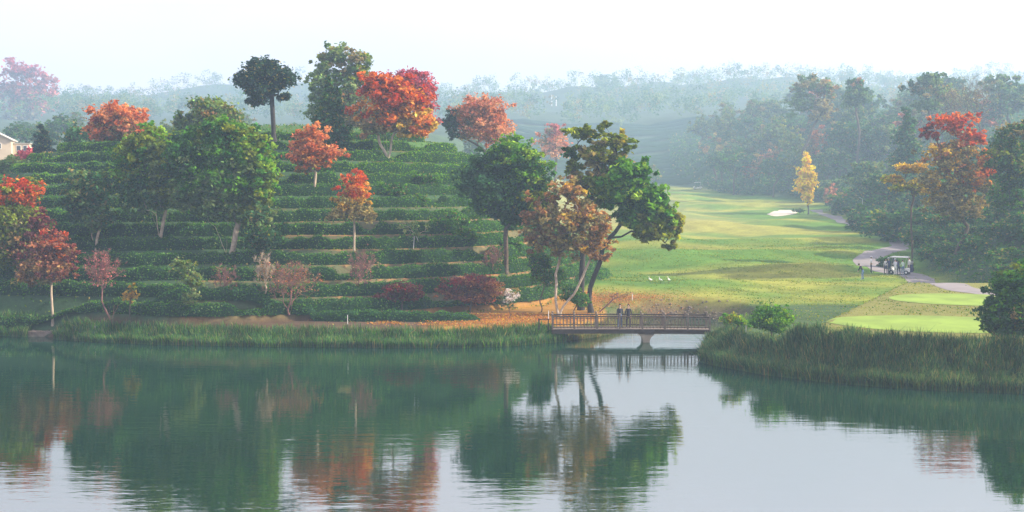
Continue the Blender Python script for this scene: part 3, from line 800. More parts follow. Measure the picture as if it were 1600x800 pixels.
tree('round_bush', 'dusky green bush right of the round tree trunk on the bank', 845, 99, [(842, 410, 22, 20, [('teal', 1), ('green', 1)]), (855, 432, 28, 14, 'green')], 4000, 0.1, 0.05, 0.3, M_BARK, cat='bush')
bare_shrub('fallen_branch', 'bare forked branch leaning out of the bank beside the two dark trunks', 936, 99.5, 972, 461, 30, 7, M_TWIG_R, 'brown', 40, stems=2, nb=16, tr=0.07, cat='branch')

# --- golf course trees
tree('ginkgo_tree', 'bright yellow slender ginkgo standing alone on the fairway edge', 1262, D_(1262, 335),
     [(1260, 252, 5, 12, 'yellow'), (1262, 272, 13, 13, 'yellow'), (1258, 288, 15, 12, 'yellow'), (1262, 304, 9, 13, 'yellow')], 5200, 0.30, 0.18, 0.35, M_BARK_D, clump=.2)
tree('autumn_tree', 'large tree with a scarlet top and golden-brown lower crown on the right slope', 1490, 134,
     [(1490, 190, 34, 16, 'red'), (1452, 208, 17, 16, [('darkred', 2), ('red', 1)]), (1515, 215, 28, 18, [('red', 3), ('orange', 1)]), (1540, 255, 20, 24, [('orange', 2), ('red', 1)]), (1485, 245, 42, 26, [('khaki', 2), ('rust', 1), ('gold', 1)]), (1515, 285, 38, 28, [('orange', 1), ('khaki', 2)]), (1460, 290, 32, 28, [('khaki', 2), ('gold', 1)]), (1490, 322, 44, 20, 'khaki')],
     14500, 0.17, 0.2, 0.35, M_BARK, 2, nb=130, clump=.12, depth=.8)
tree('autumn_tree', 'low golden-yellow spreading tree left of the scarlet-topped tree', 1425, 142,
     [(1425, 262, 24, 8, 'gold'), (1395, 280, 22, 6, [('gold', 2), ('lime', 1)]), (1425, 292, 26, 10, [('lime', 2), ('khaki', 2)])], 3400, 0.16, 0.12, 0.6, M_BARK, clump=.2, flat=.4)
tree('round_bush', 'dark leafy bush at the right edge standing in the near reeds', 1588, 71.5,
     [(1575, 455, 30, 32, [('green', 2), ('deep', 2)]), (1600, 440, 30, 32, [('green', 2), ('olive', 2)]), (1560, 490, 28, 30, [('deep', 2), ('green', 1)]), (1600, 495, 40, 32, [('green', 1), ('olive', 1), ('khaki', .4)]), (1585, 525, 38, 22, 'deep')],
     15000, 0.11, 0.1, 0.35, M_BARK, 3, clump=.13, cat='bush')
tree('round_bush', 'round sunlit green bush rising above the reeds right of the bridge', 1206, 79.5, [(1198, 492, 24, 20, [('bright', 1), ('green', 2)]), (1222, 497, 19, 17, 'bright'), (1208, 506, 32, 12, 'green')], 6500, 0.065, 0.05, 0.3, M_BARK, cat='bush')
tree('round_bush', 'loose yellow-green bush between the bridge end and the round bush', 1142, 81.5, [(1140, 497, 20, 9, [('bright', 2), ('lime', 1)]), (1158, 503, 16, 7, 'bright')], 1600, 0.065, 0.04, 0.3, M_BARK, cat='bush')
tree('round_bush', 'small golden-topped bush at the bend of the cart path', 1351, D_(1351, 357), [(1350, 336, 12, 7, 'gold'), (1350, 347, 14, 10, [('olive', 1), ('khaki', 1)])], 1900, 0.13, 0.05, 0.3, M_BARK, cat='bush')
tree('round_bush', 'low dark bush on the island inside the path loop behind the cart', 1384, D_(1384, 418), [(1384, 408, 14, 9, 'deep'), (1394, 410, 12, 8, 'deep')], 2600, 0.1, 0.05, 0.3, M_BARK, cat='bush')
tree('round_bush', 'tiny dark bush at the right end of the sand bunker', 1248, D_(1248, 334), [(1247, 329, 9, 4, 'teal'), (1253, 330, 6, 3, 'teal')], 600, 0.15, 0.04, 0.3, M_BARK, cat='bush')

r = np.random.default_rng(44)
q = np.column_stack([r.uniform(30, 300, 520000), r.uniform(110, 640, 520000)])
xq = np.interp(q[:, 1], XB_Y, XB_X)
q = q[(q[:, 0] > xq + 1) & (q[:, 0] < q[:, 1] * .62 + 6)]
hq = 1.6 * np.clip(nz(q[:, 0], q[:, 1], 7, 51) + .5, .1, 2) * np.interp(q[:, 1], [110, 400], [1, 2])
z = ground(q[:, 0], q[:, 1]) + r.random(len(q)) * hq
V, Q = leaf_quads(np.column_stack([q, z]), r.uniform(.16, .42, len(q)) * np.interp(q[:, 1], [110, 500], [.8, 1.7]), r, .3)
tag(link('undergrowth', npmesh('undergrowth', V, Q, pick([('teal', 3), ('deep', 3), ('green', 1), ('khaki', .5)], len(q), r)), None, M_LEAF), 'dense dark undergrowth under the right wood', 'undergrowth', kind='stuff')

# ridge and slope trees that can be told apart
tree('broadleaf_tree', 'open-crowned tree pair against the sky, left of the lone small crown', 1272, 360,
     [(1262, 132, 26, 16, [('sage', 1), ('khaki', 1)]), (1290, 138, 22, 20, [('khaki', 1), ('brown', 1), ('sage', 1)]), (1250, 160, 22, 20, 'sage'), (1285, 170, 24, 18, 'khaki')], 5200, 0.42, 0.4, 0.5, M_BARK, 2, clump=.12, shell=.7)
tree('broadleaf_tree', 'small dark crown against the sky in the gap of the right ridge', 1338, 340, [(1338, 132, 14, 12, [('deep', 1), ('brown', 1)]), (1335, 152, 22, 14, [('sage', 2), ('deep', 1)])], 3000, 0.39, 0.35, 0.6, M_BARK, clump=.16)
tree('broadleaf_tree', 'airy green tree on the right ridge above the blue conifer', 1452, 290,
     [(1455, 125, 28, 12, [('sage', 2), ('deep', 1)]), (1432, 138, 18, 12, [('deep', 1), ('khaki', 1)]), (1470, 145, 28, 14, [('sage', 1), ('khaki', 1)]), (1450, 165, 26, 12, 'sage')], 4200, 0.34, 0.3, 0.6, M_BARK, clump=.14, shell=.7)
bare_shrub('bare_tree', 'tall pale leafless tree on the skyline above the scarlet-topped tree', 1528, 265, 1526, 152, 30, 40, M_BARK, 'khaki', 900, stems=1, nb=240, tr=0.2, leaf=.14, cat='tree', tip=0.03)
bare_shrub('bare_tree', 'leafless grey tree between the airy green tree and the tall pale one', 1492, 280, 1490, 165, 24, 30, M_BARK, 'khaki', 900, stems=1, nb=200, tr=0.18, leaf=.14, cat='tree', tip=0.03)
conifer('conifer_tree', 'tall blue-green conifer left of the scarlet-topped tree', 1418, 235, 165, 300, 34, [('teal', 2), ('deep', 1)], 9000, 0.32)
tree('broadleaf_tree', 'dark spreading tree cut by the right edge of the photo', 1588, 130,
     [(1590, 205, 30, 14, [('deep', 1), ('khaki', 1)]), (1578, 245, 34, 28, [('deep', 2), ('olive', 1)]), (1600, 270, 34, 34, [('deep', 1), ('olive', 1)]), (1575, 300, 26, 26, 'green')], 8500, 0.19, 0.18, 0.35, M_BARK_D, 2, clump=.14)

# ------------------------------------------------------------------ woods: prototypes and copies
def proto(kind, pal, H, Wd, n, leaf, r, bare=False):
    """crown and trunk meshes of a tree of height H and crown width Wd around the origin"""
    L, cols = [], []
    if kind == 'conifer':
        for i in range(6):
            f = i / 5; L.append((0, 0, H * (0.95 - 0.75 * f), Wd * 0.5 * (0.15 + 0.85 * f), Wd * 0.5 * (0.15 + 0.85 * f), H * 0.10)); cols.append(pal)
    else:
        m = 7
        for i in range(m):
            a = i * 2.4 + r.random(); q = 0.26 * Wd * (i > 0)
            L.append((q * math.cos(a), q * math.sin(a), H * (0.80 if i == 0 else r.uniform(0.42, 0.74)), Wd * r.uniform(.24, .32), Wd * r.uniform(.24, .32), H * r.uniform(.13, .19))); cols.append(pal)
    L = np.array(L)
    V, Q, col, CP = crown_leaves(L, cols, r, n, leaf, 0.15, None, 0.55 if not bare else 0.8)
    (tv, tq), _ = grow((0, 0, 0), L, CP, r, 0.4, H * 0.02, 1, 60 if not bare else 200, 0.02 if not bare else 0.035)
    a_ = npmesh('trunk', tv, tq, smooth=True); b_ = npmesh('crown', V, Q, col)
    a_.materials.append(M_BARK); b_.materials.append(M_LEAF)
    return a_, b_

r0 = np.random.default_rng(5)
PROTO = {
 'evergreen': [proto('b', [('teal', 2), ('deep', 1)], 12, 9, 6500, 0.26, r0), proto('b', [('deep', 1), ('green', 1)], 11, 10, 6500, 0.26, r0), proto('b', [('teal', 1), ('sage', 1)], 13, 9, 6500, 0.27, r0)],
 'conifer': [proto('conifer', [('teal', 1), ('navy', 1)], 13, 6.5, 5000, 0.26, r0)],
 'sage': [proto('b', [('sage', 3), ('khaki', 1)], 12, 9, 4800, 0.26, r0), proto('b', [('sage', 1), ('olive', 1)], 11, 8, 4800, 0.26, r0)],
 'autumn': [proto('b', [('brown', 1), ('khaki', 1), ('peach', 1)], 9, 7, 3200, 0.24, r0), proto('b', [('peach', 1), ('rust', .5), ('khaki', 1)], 10, 7, 3200, 0.24, r0)],
 'bare': [proto('b', [('khaki', 1), ('brown', 1)], 13, 9, 900, 0.2, r0, True)],
}
def plant(kind, name, label, group, x, y, s, r):
    tm, cm = PROTO[kind][int(r.integers(len(PROTO[kind])))]
    root = empty(name, (x, y, g1(x, y) - 0.1), float(r.uniform(0, 6.28)))
    root.scale = (s * r.uniform(.9, 1.15), s * r.uniform(.9, 1.15), s * r.uniform(.85, 1.15))
    tag(root, label, 'tree', group)
    for nm, me in (('trunk', tm), ('crown', cm)):
        o = bpy.data.objects.new(nm, me); COL.objects.link(o); o.parent = root
    return root

LBL = {'evergreen': ('broadleaf_tree', 'hazy blue-green evergreen'), 'conifer': ('conifer_tree', 'hazy dark conical evergreen'),
       'sage': ('broadleaf_tree', 'pale grey-green misty tree'), 'autumn': ('autumn_tree', 'orange-brown misty tree'), 'bare': ('bare_tree', 'leafless grey misty tree')}
r1 = np.random.default_rng(11)
def wood(pts, where, group, kinds, smin=.8, smax=1.15):
    for (px, Y) in pts:
        k = r1.choice(list(kinds.keys()), p=np.array(list(kinds.values())) / sum(kinds.values()))
        X = P(px, 300, Y)[0]
        plant(k, LBL[k][0], LBL[k][1] + ' ' + where(px, Y), group, X, Y, r1.uniform(smin, smax), r1)
pts = []
for Y, n_, a_, b_ in ((350, 17, 1285, 1640), (378, 18, 1190, 1640), (406, 19, 1140, 1640), (436, 19, 1115, 1640), (466, 18, 1100, 1640), (500, 17, 1090, 1640), (540, 16, 1080, 1640)):
    for i in range(n_):
        px = a_ + (b_ - a_) * (i + 0.5) / n_ + r1.normal() * 8
        if (px > 1495 and Y > 364) or (px > 1480 and Y > 420) or (1350 < px < 1410 and Y > 430): continue
        pts.append((px, Y + r1.normal() * 5))
def w_right(px, Y):
    d_ = 'at the front edge of' if Y < 364 else 'in the second rank of' if Y < 392 else 'in the middle of' if Y < 421 else 'past mid depth in' if Y < 451 else 'near the skyline of' if Y < 483 else 'on the far skyline of'
    s_ = 'above the far fairway' if px < 1230 else 'above the ginkgo' if px < 1310 else 'left of the conifer' if px < 1400 else 'behind the conifer' if px < 1470 else 'behind the scarlet tree' if px < 1550 else 'by the right edge'
    return d_ + ' the right wood ' + s_
w_path = lambda px, Y: ('low on' if Y < 180 else 'midway up' if Y < 230 else 'high on' if Y < 270 else 'at the far end of') + ' the cart path slope ' + ('near the ginkgo' if px < 1335 else 'left of the conifer' if px < 1400 else 'near the conifer' if px < 1450 else 'behind the scarlet tree' if px < 1540 else 'near the right edge')
w_left = lambda px, Y: 'past the tea hill, ' + ('close by' if Y < 245 else 'midway off' if Y < 300 else 'far off' if Y < 350 else 'farthest off') + ' ' + ('at the left edge' if px < 50 else 'left of the domed tree' if px < 140 else 'behind the domed tree' if px < 250 else 'left of the pine' if px < 400 else 'behind the crest trees' if px < 680 else 'behind the peach tree' if px < 830 else 'above the bridge trees')
wood(pts, w_right, 'trees of the right hillside wood', {'evergreen': 5, 'conifer': 1, 'sage': 3, 'autumn': 1.6, 'bare': .8}, 1.1, 1.65)
pts = [(1360, 205), (1385, 192), (1330, 222), (1310, 238), (1440, 186), (1470, 176), (1505, 186), (1545, 176), (1580, 168), (1620, 165), (1405, 215), (1450, 215), (1500, 222), (1560, 215), (1530, 160), (1575, 150), (1620, 140)]
pts = [(a_, 160 + (b_ - 160) * 1.9 if b_ > 160 else b_) for a_, b_ in pts] + [(1300, 300), (1325, 285), (1350, 262), (1378, 250), (1398, 232), (1340, 315), (1290, 320)]
wood(pts, w_path, 'trees above the cart path', {'evergreen': 5, 'conifer': 1, 'sage': 2, 'autumn': 1}, .6, .95)
pts = [(-10, 300), (30, 285), (60, 330), (95, 300), (120, 270), (150, 330), (190, 300), (230, 280), (15, 210), (100, 190), (70, 240), (150, 230), (260, 260), (300, 310), (350, 290), (40, 380), (120, 390), (210, 370), (300, 380), (380, 360), (460, 330), (690, 300), (740, 340), (800, 380), (850, 330), (640, 330), (560, 360), (960, 400), (1020, 430), (900, 420)]
wood(pts, w_left, 'misty trees beyond the tea hill', {'evergreen': 5, 'sage': 3, 'autumn': 1}, .6, .9)
tree('autumn_tree', 'faint pink tree high in the mist at the upper left', 35, 760, [(40, 112, 34, 18, 'magenta'), (15, 135, 30, 22, 'pinkt'), (60, 132, 26, 20, 'pinkt'), (38, 160, 40, 26, [('pinkt',1),('khaki',1)]), (35, 195, 30, 24, 'khaki')], 3600, 1.2, 0.7, 0.5, M_BARK)

YP = float(hit(866, 167, y1=1250.0)[1])
# far treeline over the misty ridge: one mass
r = np.random.default_rng(3)
pc, cr, cc = [], [], []
for i in range(1500):
    Y = r.uniform(690, 1350); X = r.uniform(-.5, .5) * Y
    if abs(800 + X * F / Y - 866) < 15 and Y < YP + 15: continue
    z = g1(X, Y); h = r.uniform(9, 17)
    for q in range(5):
        pc.append((X + r.normal() * 3.4, Y + r.normal() * 3.4, z + h * r.uniform(.35, .95))); cr.append(h * 0.24)
        cc.append(pick([('teal', 2), ('sage', 2), ('khaki', .5)], 1, r)[0])
pc = np.array(pc); cr = np.array(cr); cc = np.array(cc)
k = r.integers(0, len(pc), 170000)
off = r.normal(size=(170000, 3)); off *= (r.random(170000) ** .33 / np.linalg.norm(off, axis=1))[:, None]
V, Q = leaf_quads(pc[k] + off * cr[k][:, None], r.uniform(.5, 1.1, 170000), r)
tag(link('distant_wood', npmesh('distant_wood', V, Q, cc[k]), None, M_LEAF), 'pale misty wood covering the far ridge', 'wood', kind='stuff')

# ------------------------------------------------------------------ tea hedges
def hill_contour(level, n=500):
    """the front of the hill contour at a level 0..1, left to right, as (x, y)"""
    out = []
    for a_ in np.linspace(0.0, math.pi, n):
        ux, uy = -math.cos(a_), -math.sin(a_)
        rr = np.linspace(0.2, 75, 500)
        x = HX + ux * rr; y = HY + uy * rr
        t_ = hill_t(x, y)
        b_ = t_ < level
        if not b_.any(): continue
        q = int(np.argmax(b_)); out.append((x[q], y[q]))
    p = np.array(out)
    d = np.concatenate([[0], np.cumsum(np.linalg.norm(np.diff(p, axis=0), axis=1))])
    s = np.arange(0, d[-1], 0.45)
    p = np.column_stack([np.interp(s, d, p[:, 0]), np.interp(s, d, p[:, 1])])
    for _ in range(4): p[1:-1] = (p[:-2] + p[1:-1] * 2 + p[2:]) / 4
    return p

def hedge(name, label, p, r, w=0.72, h=0.85, dens=95, pal=(('green', 1),), group=None, leaf=0.085, zoff=0.0, gaps=True):
    n = len(p)
    tn = np.gradient(p, axis=0); tn /= np.linalg.norm(tn, axis=1)[:, None] + 1e-9
    nn = np.column_stack([-tn[:, 1], tn[:, 0]])
    z = ground(p[:, 0], p[:, 1])
    s = np.arange(n) * 0.45
    seed = int(r.integers(1000))
    ph = h * (1 + 0.2 * nz(s, s * 0, 2.6, seed) + 0.10 * nz(s, s * 0, 0.9, seed + 1))
    pw = w * (1 + 0.10 * nz(s, s * 0, 3.1, seed + 2))
    if gaps:
        gp = sstep((nz(s, s * 0, 11, seed + 5) + 0.85) / 0.2)
        ph = ph * (0.35 + 0.65 * gp)
    ef = np.clip(np.minimum(np.arange(n), np.arange(n)[::-1]) / 4.0, 0, 1) ** .5
    ph = ph * (.1 + .9 * ef); pw = pw * (.25 + .75 * ef)
    ang = np.linspace(-0.12, math.pi + 0.12, 11)
    V = []
    for a_ in ang:
        ca = math.copysign(abs(math.cos(a_)) ** 0.7, math.cos(a_)); sa = max(math.sin(a_), -0.1) ** 0.75 if math.sin(a_) > 0 else -0.12
        lum = 1 + 0.07 * nz(s + a_ * 3, s * 0 + a_ * 5, 0.8, seed + 3)
        V.append(np.column_stack([p + nn * (pw * ca * lum)[:, None], z + zoff + ph * sa * lum]))
    V = np.array(V)                       # 11, n, 3
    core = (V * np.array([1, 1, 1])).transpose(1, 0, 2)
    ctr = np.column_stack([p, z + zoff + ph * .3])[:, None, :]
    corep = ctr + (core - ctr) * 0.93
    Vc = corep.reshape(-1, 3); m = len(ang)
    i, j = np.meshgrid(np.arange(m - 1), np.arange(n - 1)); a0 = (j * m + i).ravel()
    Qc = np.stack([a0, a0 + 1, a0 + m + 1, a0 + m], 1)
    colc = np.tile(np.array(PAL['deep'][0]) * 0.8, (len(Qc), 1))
    N = int(n * 0.45 * 2.3 * dens)
    u = r.random(N) * (n - 1.001); v = r.random(N) * (m - 1.001)
    iu = u.astype(int); iv = v.astype(int); fu = (u - iu)[:, None]; fv = (v - iv)[:, None]
    A = core[iu, iv] * (1 - fu) * (1 - fv) + core[iu + 1, iv] * fu * (1 - fv) + core[iu, iv + 1] * (1 - fu) * fv + core[iu + 1, iv + 1] * fu * fv
    A = A + r.normal(size=A.shape) * 0.035
    tall = r.random(N) < 0.04
    A[:, 2] += np.where(tall, r.uniform(0.03, 0.16, N), 0)
    c = pick(list(pal), N, r) * np.exp(r.normal(size=(N, 1)) * .22) * (1 + 0.25 * nz(A[:, 0], A[:, 1], 2.5, 8))[:, None]
    Vl, Ql = leaf_quads(A, leaf * r.uniform(.6, 1.3, N), r, 0.3)
    me = npmesh(name, np.concatenate([Vc, Vl]), np.concatenate([Qc, Ql + len(Vc)]), np.clip(np.concatenate([colc, c]), .005, .8))
    o = link(name, me, None, M_LEAF)
    return tag(o, label, 'hedge', group)

ORD = ['lowest', 'second', 'third', 'fourth', 'fifth', 'sixth', 'seventh', 'eighth', 'ninth', 'tenth', 'eleventh', 'twelfth', 'thirteenth', 'fourteenth', 'fifteenth']
r = np.random.default_rng(21)
for k in range(14):
    p = hill_contour((k + 0.36 + r.uniform(-.05, .07)) * DZ / HH)
    p = p[(p[:, 0] > -62)]
    lab = ('lowest clipped tea hedge row on the hill, nearest the lake' if k == 0 else
           ORD[k] + ' clipped tea hedge row on the hill, counted up from the lake')
    hedge('tea_hedge', lab, p, r, w=.64, pal=(('deep', 1), ('green', 3), ('teal', 1), ('sage', 1)) if k < 9 else (('green', 2), ('bright', 2), ('deep', 1)), group='tea hedges following the hill terraces',  # upper rows take brighter leaves, the sunlit shoulder put into their colour
          dens=115 if k < 9 else 90, h=0.92)
for k_y, lab in ((93.8, 'long low tea hedge on the flat strip just above the bank reeds'),):
    xx = np.arange(-29, -2, 0.45)
    hedge('tea_hedge', lab, np.column_stack([xx, k_y - 0.9 + 0.25 * np.sin(xx * .2) + 1.2 * sstep((-xx - 25) / 15)]), r, pal=(('deep', 2), ('green', 2), ('teal', 2)), group='tea hedges following the hill terraces', h=0.75)
# shrub clumps among the terraces on the right shoulder
for (px, py, rx, ry, lab) in ((712, 345, 22, 15, 'round dark bush at the right end of the tea rows under the peach tree'), (655, 312, 14, 9, 'small round bush left of the bare soil patch on the upper terraces'),
                              (690, 352, 20, 10, 'low blue-green bush beside the staked sapling'), (725, 368, 22, 12, 'dusky bush tucked under the round green tree'), (800, 385, 18, 12, 'shaded bush right of the round tree trunk on the terraces'),
                              (612, 295, 26, 12, 'broad bright bush below the red and orange crest tree'), (660, 280, 30, 13, 'sunlit spreading bush on the right shoulder of the hill')):
    Y = D_(px, py + ry * .8)
    tree('round_bush', lab, px, Y, [(px - rx * .3, py, rx * .7, ry, [('deep', 1), ('green', 2), ('bright', 1 if py < 320 else 0.01)]), (px + rx * .4, py + 2, rx * .6, ry * .8, [('deep', 1), ('green', 2)])], 2600, 0.11, 0.05, 0.3, M_BARK, cat='bush')

# slope shrubs above the cart path (dense hedge-like mass, each bush its own)
r = np.random.default_rng(31)
bushes = []
for i in range(62):
    Y = r.uniform(112, 172); xb_ = np.interp(Y, XB_Y, XB_X)
    bushes.append((xb_ + 1.2 + r.uniform(0, 1) ** 1.3 * 30, Y))
BM = []
for v in range(4):
    rr = np.random.default_rng(60 + v)
    L = np.array([(rr.normal() * .6, rr.normal() * .6, 0.75 + rr.random() * .5, rr.uniform(.9, 1.4), rr.uniform(.9, 1.4), rr.uniform(.7, .95)) for _ in range(4)])
    V, Q, col, CP = crown_leaves(L, [[('deep', 2), ('teal', 2), ('green', 1)]] * 4, rr, 3200, 0.12, 0.2, None, .4)
    (tv, tq), _ = grow((0, 0, 0), L, CP, rr, 0.3, 0.05, 3, 20)
    a_ = npmesh('trunk', tv, tq); b_ = npmesh('crown', V, Q, col); a_.materials.append(M_BARK); b_.materials.append(M_LEAF); BM.append((a_, b_))
def put_bush(x, y, s, lab, grp):
    tm, cm = BM[int(r.integers(4))]
    root = empty('slope_bush', (x, y, g1(x, y) - .1), float(r.uniform(0, 6.28))); root.scale = (s * r.uniform(1, 1.4), s * r.uniform(1, 1.4), s)
    tag(root, lab, 'bush', grp)
    for nm, me in (('trunk', tm), ('crown', cm)):
        o = bpy.data.objects.new(nm, me); COL.objects.link(o); o.parent = root
def b_lab(x, y):
    px = 800 + x * F / y
    return 'blue-green bush on the slope above the cart path, ' + ('front rank' if y < 125 else 'second rank' if y < 138 else 'third rank' if y < 152 else 'rear rank') + ', ' + ('close behind the cart' if px < 1450 else 'below the scarlet tree' if px < 1520 else 'near the right edge' if px < 1580 else 'cut by the right edge')
for x, y in bushes: put_bush(x, y, r.uniform(.9, 1.5), b_lab(x, y), 'bushes above the cart path')
for i in range(34):
    Y = 172 + i * 8.0 + r.normal(); xb_ = np.interp(Y, XB_Y, XB_X)
    put_bush(xb_ + r.uniform(-1, 3), Y, r.uniform(1.5, 2.8), ('hazy bush along the foot of the wood ' + ('short of the lamp pole' if Y < 215 else 'just past the lamp pole' if Y < 270 else 'behind the ginkgo' if Y < 330 else 'beyond the sand bunker' if Y < 385 else 'at the far end of the fairway')), 'bushes at the edge of the wood')

# far tea terraces in the mist: one mass of rows
V_, Q_, n0 = [], [], 0
for k in range(16):
    Y = 475 + k * 15
    xx = np.arange(-15, 150, 3.0)
    yy = Y + 3 * np.sin(xx * .05 + k * .3)
    z = ground(xx, yy)
    prof = [(-2.0, 0), (-1.7, 1.7), (0, 2.3), (1.7, 1.7), (2.0, 0)]
    for (dy, dz) in prof: V_.append(np.column_stack([xx, yy + dy, z + dz + (0.25 * nz(xx, yy, 6, k) if dz else 0)]))
    m = len(xx)
    for a_ in range(4):
        for i in range(m - 1): Q_.append((n0 + a_ * m + i, n0 + a_ * m + i + 1, n0 + (a_ + 1) * m + i + 1, n0 + (a_ + 1) * m + i))
    n0 += 5 * m
V_ = np.concatenate(V_); Q_ = np.array(Q_)
tag(link('distant_tea_rows', npmesh('distant_tea_rows', V_, Q_, np.tile(np.array((.04, .09, .05)), (len(Q_), 1)), smooth=True), None, M_LEAF), 'faint misty tea rows on the far hillside', 'tea rows', kind='stuff')

# ------------------------------------------------------------------ reeds, litter, rocks
def reeds(name, label, line, n, depth, hmin, hmax, pal, r, inset=-0.35, wd=0.02):
    line = np.array(line); d = np.concatenate([[0], np.cumsum(np.linalg.norm(np.diff(line, axis=0), axis=1))])
    s = r.random(n) * d[-1]
    x = np.interp(s, d, line[:, 0]); y = np.interp(s, d, line[:, 1])
    tx = np.interp(s + .8, d, line[:, 0]) - np.interp(s - .8, d, line[:, 0]); ty = np.interp(s + .8, d, line[:, 1]) - np.interp(s - .8, d, line[:, 1])
    l = np.hypot(tx, ty) + 1e-6; nx_, ny_ = -ty / l, tx / l
    o = inset + r.random(n) ** 1.15 * depth
    x = x + nx_ * o; y = y + ny_ * o
    sd = lake_sd(x, y); keep = (sd > -0.5) & ~((np.abs(x - W(70, 526)[0]) < 1.35) & (np.abs(y - W(70, 526)[1]) < 1.6))
    x, y, s = x[keep], y[keep], s[keep]; n = len(x)
    z = np.maximum(ground(x, y), -0.1)
    hgt = r.uniform(hmin, hmax, n) * (1 + .2 * nz(x, y, 2.6, 71) + .14 * nz(x, y, .8, 72))
    lean = r.normal(size=(n, 2)) * np.where(r.random((n, 1)) < .12, .5, .17); az = r.uniform(0, math.pi, n)
    w = wd * r.uniform(.6, 1.6, n)
    wx, wy = np.cos(az) * w, np.sin(az) * w
    P0 = np.column_stack([x, y, z]); P1 = P0 + np.column_stack([lean[:, 0] * hgt * .35, lean[:, 1] * hgt * .35, hgt * .55])
    P2 = P0 + np.column_stack([lean[:, 0] * hgt, lean[:, 1] * hgt, hgt])
    wv = np.column_stack([wx, wy, 0 * wx])
    V = np.stack([P0 - wv, P0 + wv, P1 + wv, P1 - wv, P2 + wv * .15, P2 - wv * .15], 1).reshape(-1, 3)
    b_ = np.arange(n)[:, None] * 6
    Q = np.concatenate([b_ + np.array([0, 1, 2, 3]), b_ + np.array([3, 2, 4, 5])])
    c = pick(pal, n, r) * np.exp(r.normal(size=(n, 1)) * .25) * (1 + .3 * nz(x, y, 3.5, 73))[:, None]
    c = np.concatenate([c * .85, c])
    return tag(link(name, npmesh(name, V, Q, np.clip(c, .005, .8)), None, M_REED), label, 'reeds', kind='stuff')
r = np.random.default_rng(77)
lineL = [(-62, 96.1)] + SHORE_L[:9]
reeds('reeds', 'green reeds and long grass along the foot of the tea hill', lineL, 50000, 1.8, .45, .85, [('green', 2), ('teal', 2), ('sage', 1), ('khaki', .4)], r)
reeds('bank_grass', 'dry grass fringe on the shore under the bridge', SHORE_L[8:] + INLET[:1], 9000, 1.3, .25, .6, [('khaki', 2), ('sage', 1)], r, -.1, .015)
lineR = [(16.2, 93), (15.0, 89.5)] + SHORE_R + [(45, 64)]
reeds('reeds', 'tall grey-green reeds covering the near right bank', lineR, 100000, 2.6, .5, 1.0, [('sage', 2), ('deep', 2), ('khaki', 1), ('teal', 3)], r, -0.4, .019)
# fallen leaves
def scatter_leaves(name, label, pts, pal, r, size=.06):
    z = ground(pts[:, 0], pts[:, 1]) + r.uniform(.02, .14, len(pts))
    V, Q = leaf_quads(np.column_stack([pts, z]), size * r.uniform(.6, 1.5, len(pts)), r, 1.2)
    c = pick(pal, len(pts), r) * np.exp(r.normal(size=(len(pts), 1)) * .2)
    return tag(link(name, npmesh(name, V, Q, c), None, M_LEAF), label, 'leaves', kind='stuff')
q = np.column_stack([r.uniform(-16, 9, 30000), r.uniform(89.5, 97.5, 30000)])
dn = sstep((q[:, 0] + 11) / 10 + .6 * nz(q[:, 0], q[:, 1], 3, 5))
q = q[(r.random(len(q)) < dn) & (lake_sd(q[:, 0], q[:, 1]) > 1.6)]
scatter_leaves('fallen_leaves', 'orange fallen leaves carpeting the bank left of the bridge', q, [('orange', 2), ('gold', 2), ('brown', 2), ('rust', 1)], r)
q = np.column_stack([r.normal(9.5, 3.0, 4500), r.normal(109, 2.2, 4500)]); q = q[lake_sd(q[:, 0], q[:, 1]) > 0.4]
scatter_leaves('fallen_leaves', 'rusty fallen leaves on the grass behind the bridge', q, [('rust', 2), ('brown', 2), ('orange', 1)], r)
# tufts breaking the edge of the turf and the shoulders of the hill
q = np.column_stack([r.uniform(-60, 12, 26000), r.uniform(95, 138, 26000)]); q = q[hill_t(q[:, 0], q[:, 1]) > -.05]
z = ground(q[:, 0], q[:, 1]) + r.uniform(0, .18, len(q))
V, Q = leaf_quads(np.column_stack([q, z]), .10 * r.uniform(.6, 1.5, len(q)), r, .2)
tag(link('ground_cover', npmesh('ground_cover', V, Q, pick([('green', 2), ('deep', 1), ('khaki', .7), ('olive', 1)], len(q), r)), None, M_LEAF), 'low weeds between the tea rows', 'weeds', kind='stuff')

q = np.column_stack([r.uniform(6, 50, 150000), r.uniform(76, 175, 150000)])
og = (((q[:, 0] - 28.2) / 7.6) ** 2 + ((q[:, 1] - 79.3 + .1 * (q[:, 0] - 28.2)) / 4.2) ** 2 > 1) & (((q[:, 0] - 34.8) / 6.1) ** 2 + ((q[:, 1] - 92) / 4) ** 2 > 1)
dp = np.min(np.hypot(q[:, None, 0] - pp[None, ::4, 0], q[:, None, 1] - pp[None, ::4, 1]), axis=1)
den = .35 + .4 * nz(q[:, 0], q[:, 1], 8, 91) + .35 * nz(q[:, 0], q[:, 1], 2.5, 92)
q = q[og & (dp > 1.9) & (lake_sd(q[:, 0], q[:, 1]) > .8) & (hill_t(q[:, 0], q[:, 1]) < 0) & (r.random(len(q)) < den)]
z = ground(q[:, 0], q[:, 1]) + r.uniform(0, .05, len(q))
V, Q = leaf_quads(np.column_stack([q, z]), .055 * r.uniform(.5, 1.6, len(q)), r, .25)
tag(link('rough_grass', npmesh('rough_grass', V, Q, pick([('lime', 3), ('green', 3), ('olive', 1)], len(q), r) * .8), None, M_LEAF), 'short rough grass tufts on the fairway', 'grass', kind='stuff')
bm = bmesh.new()
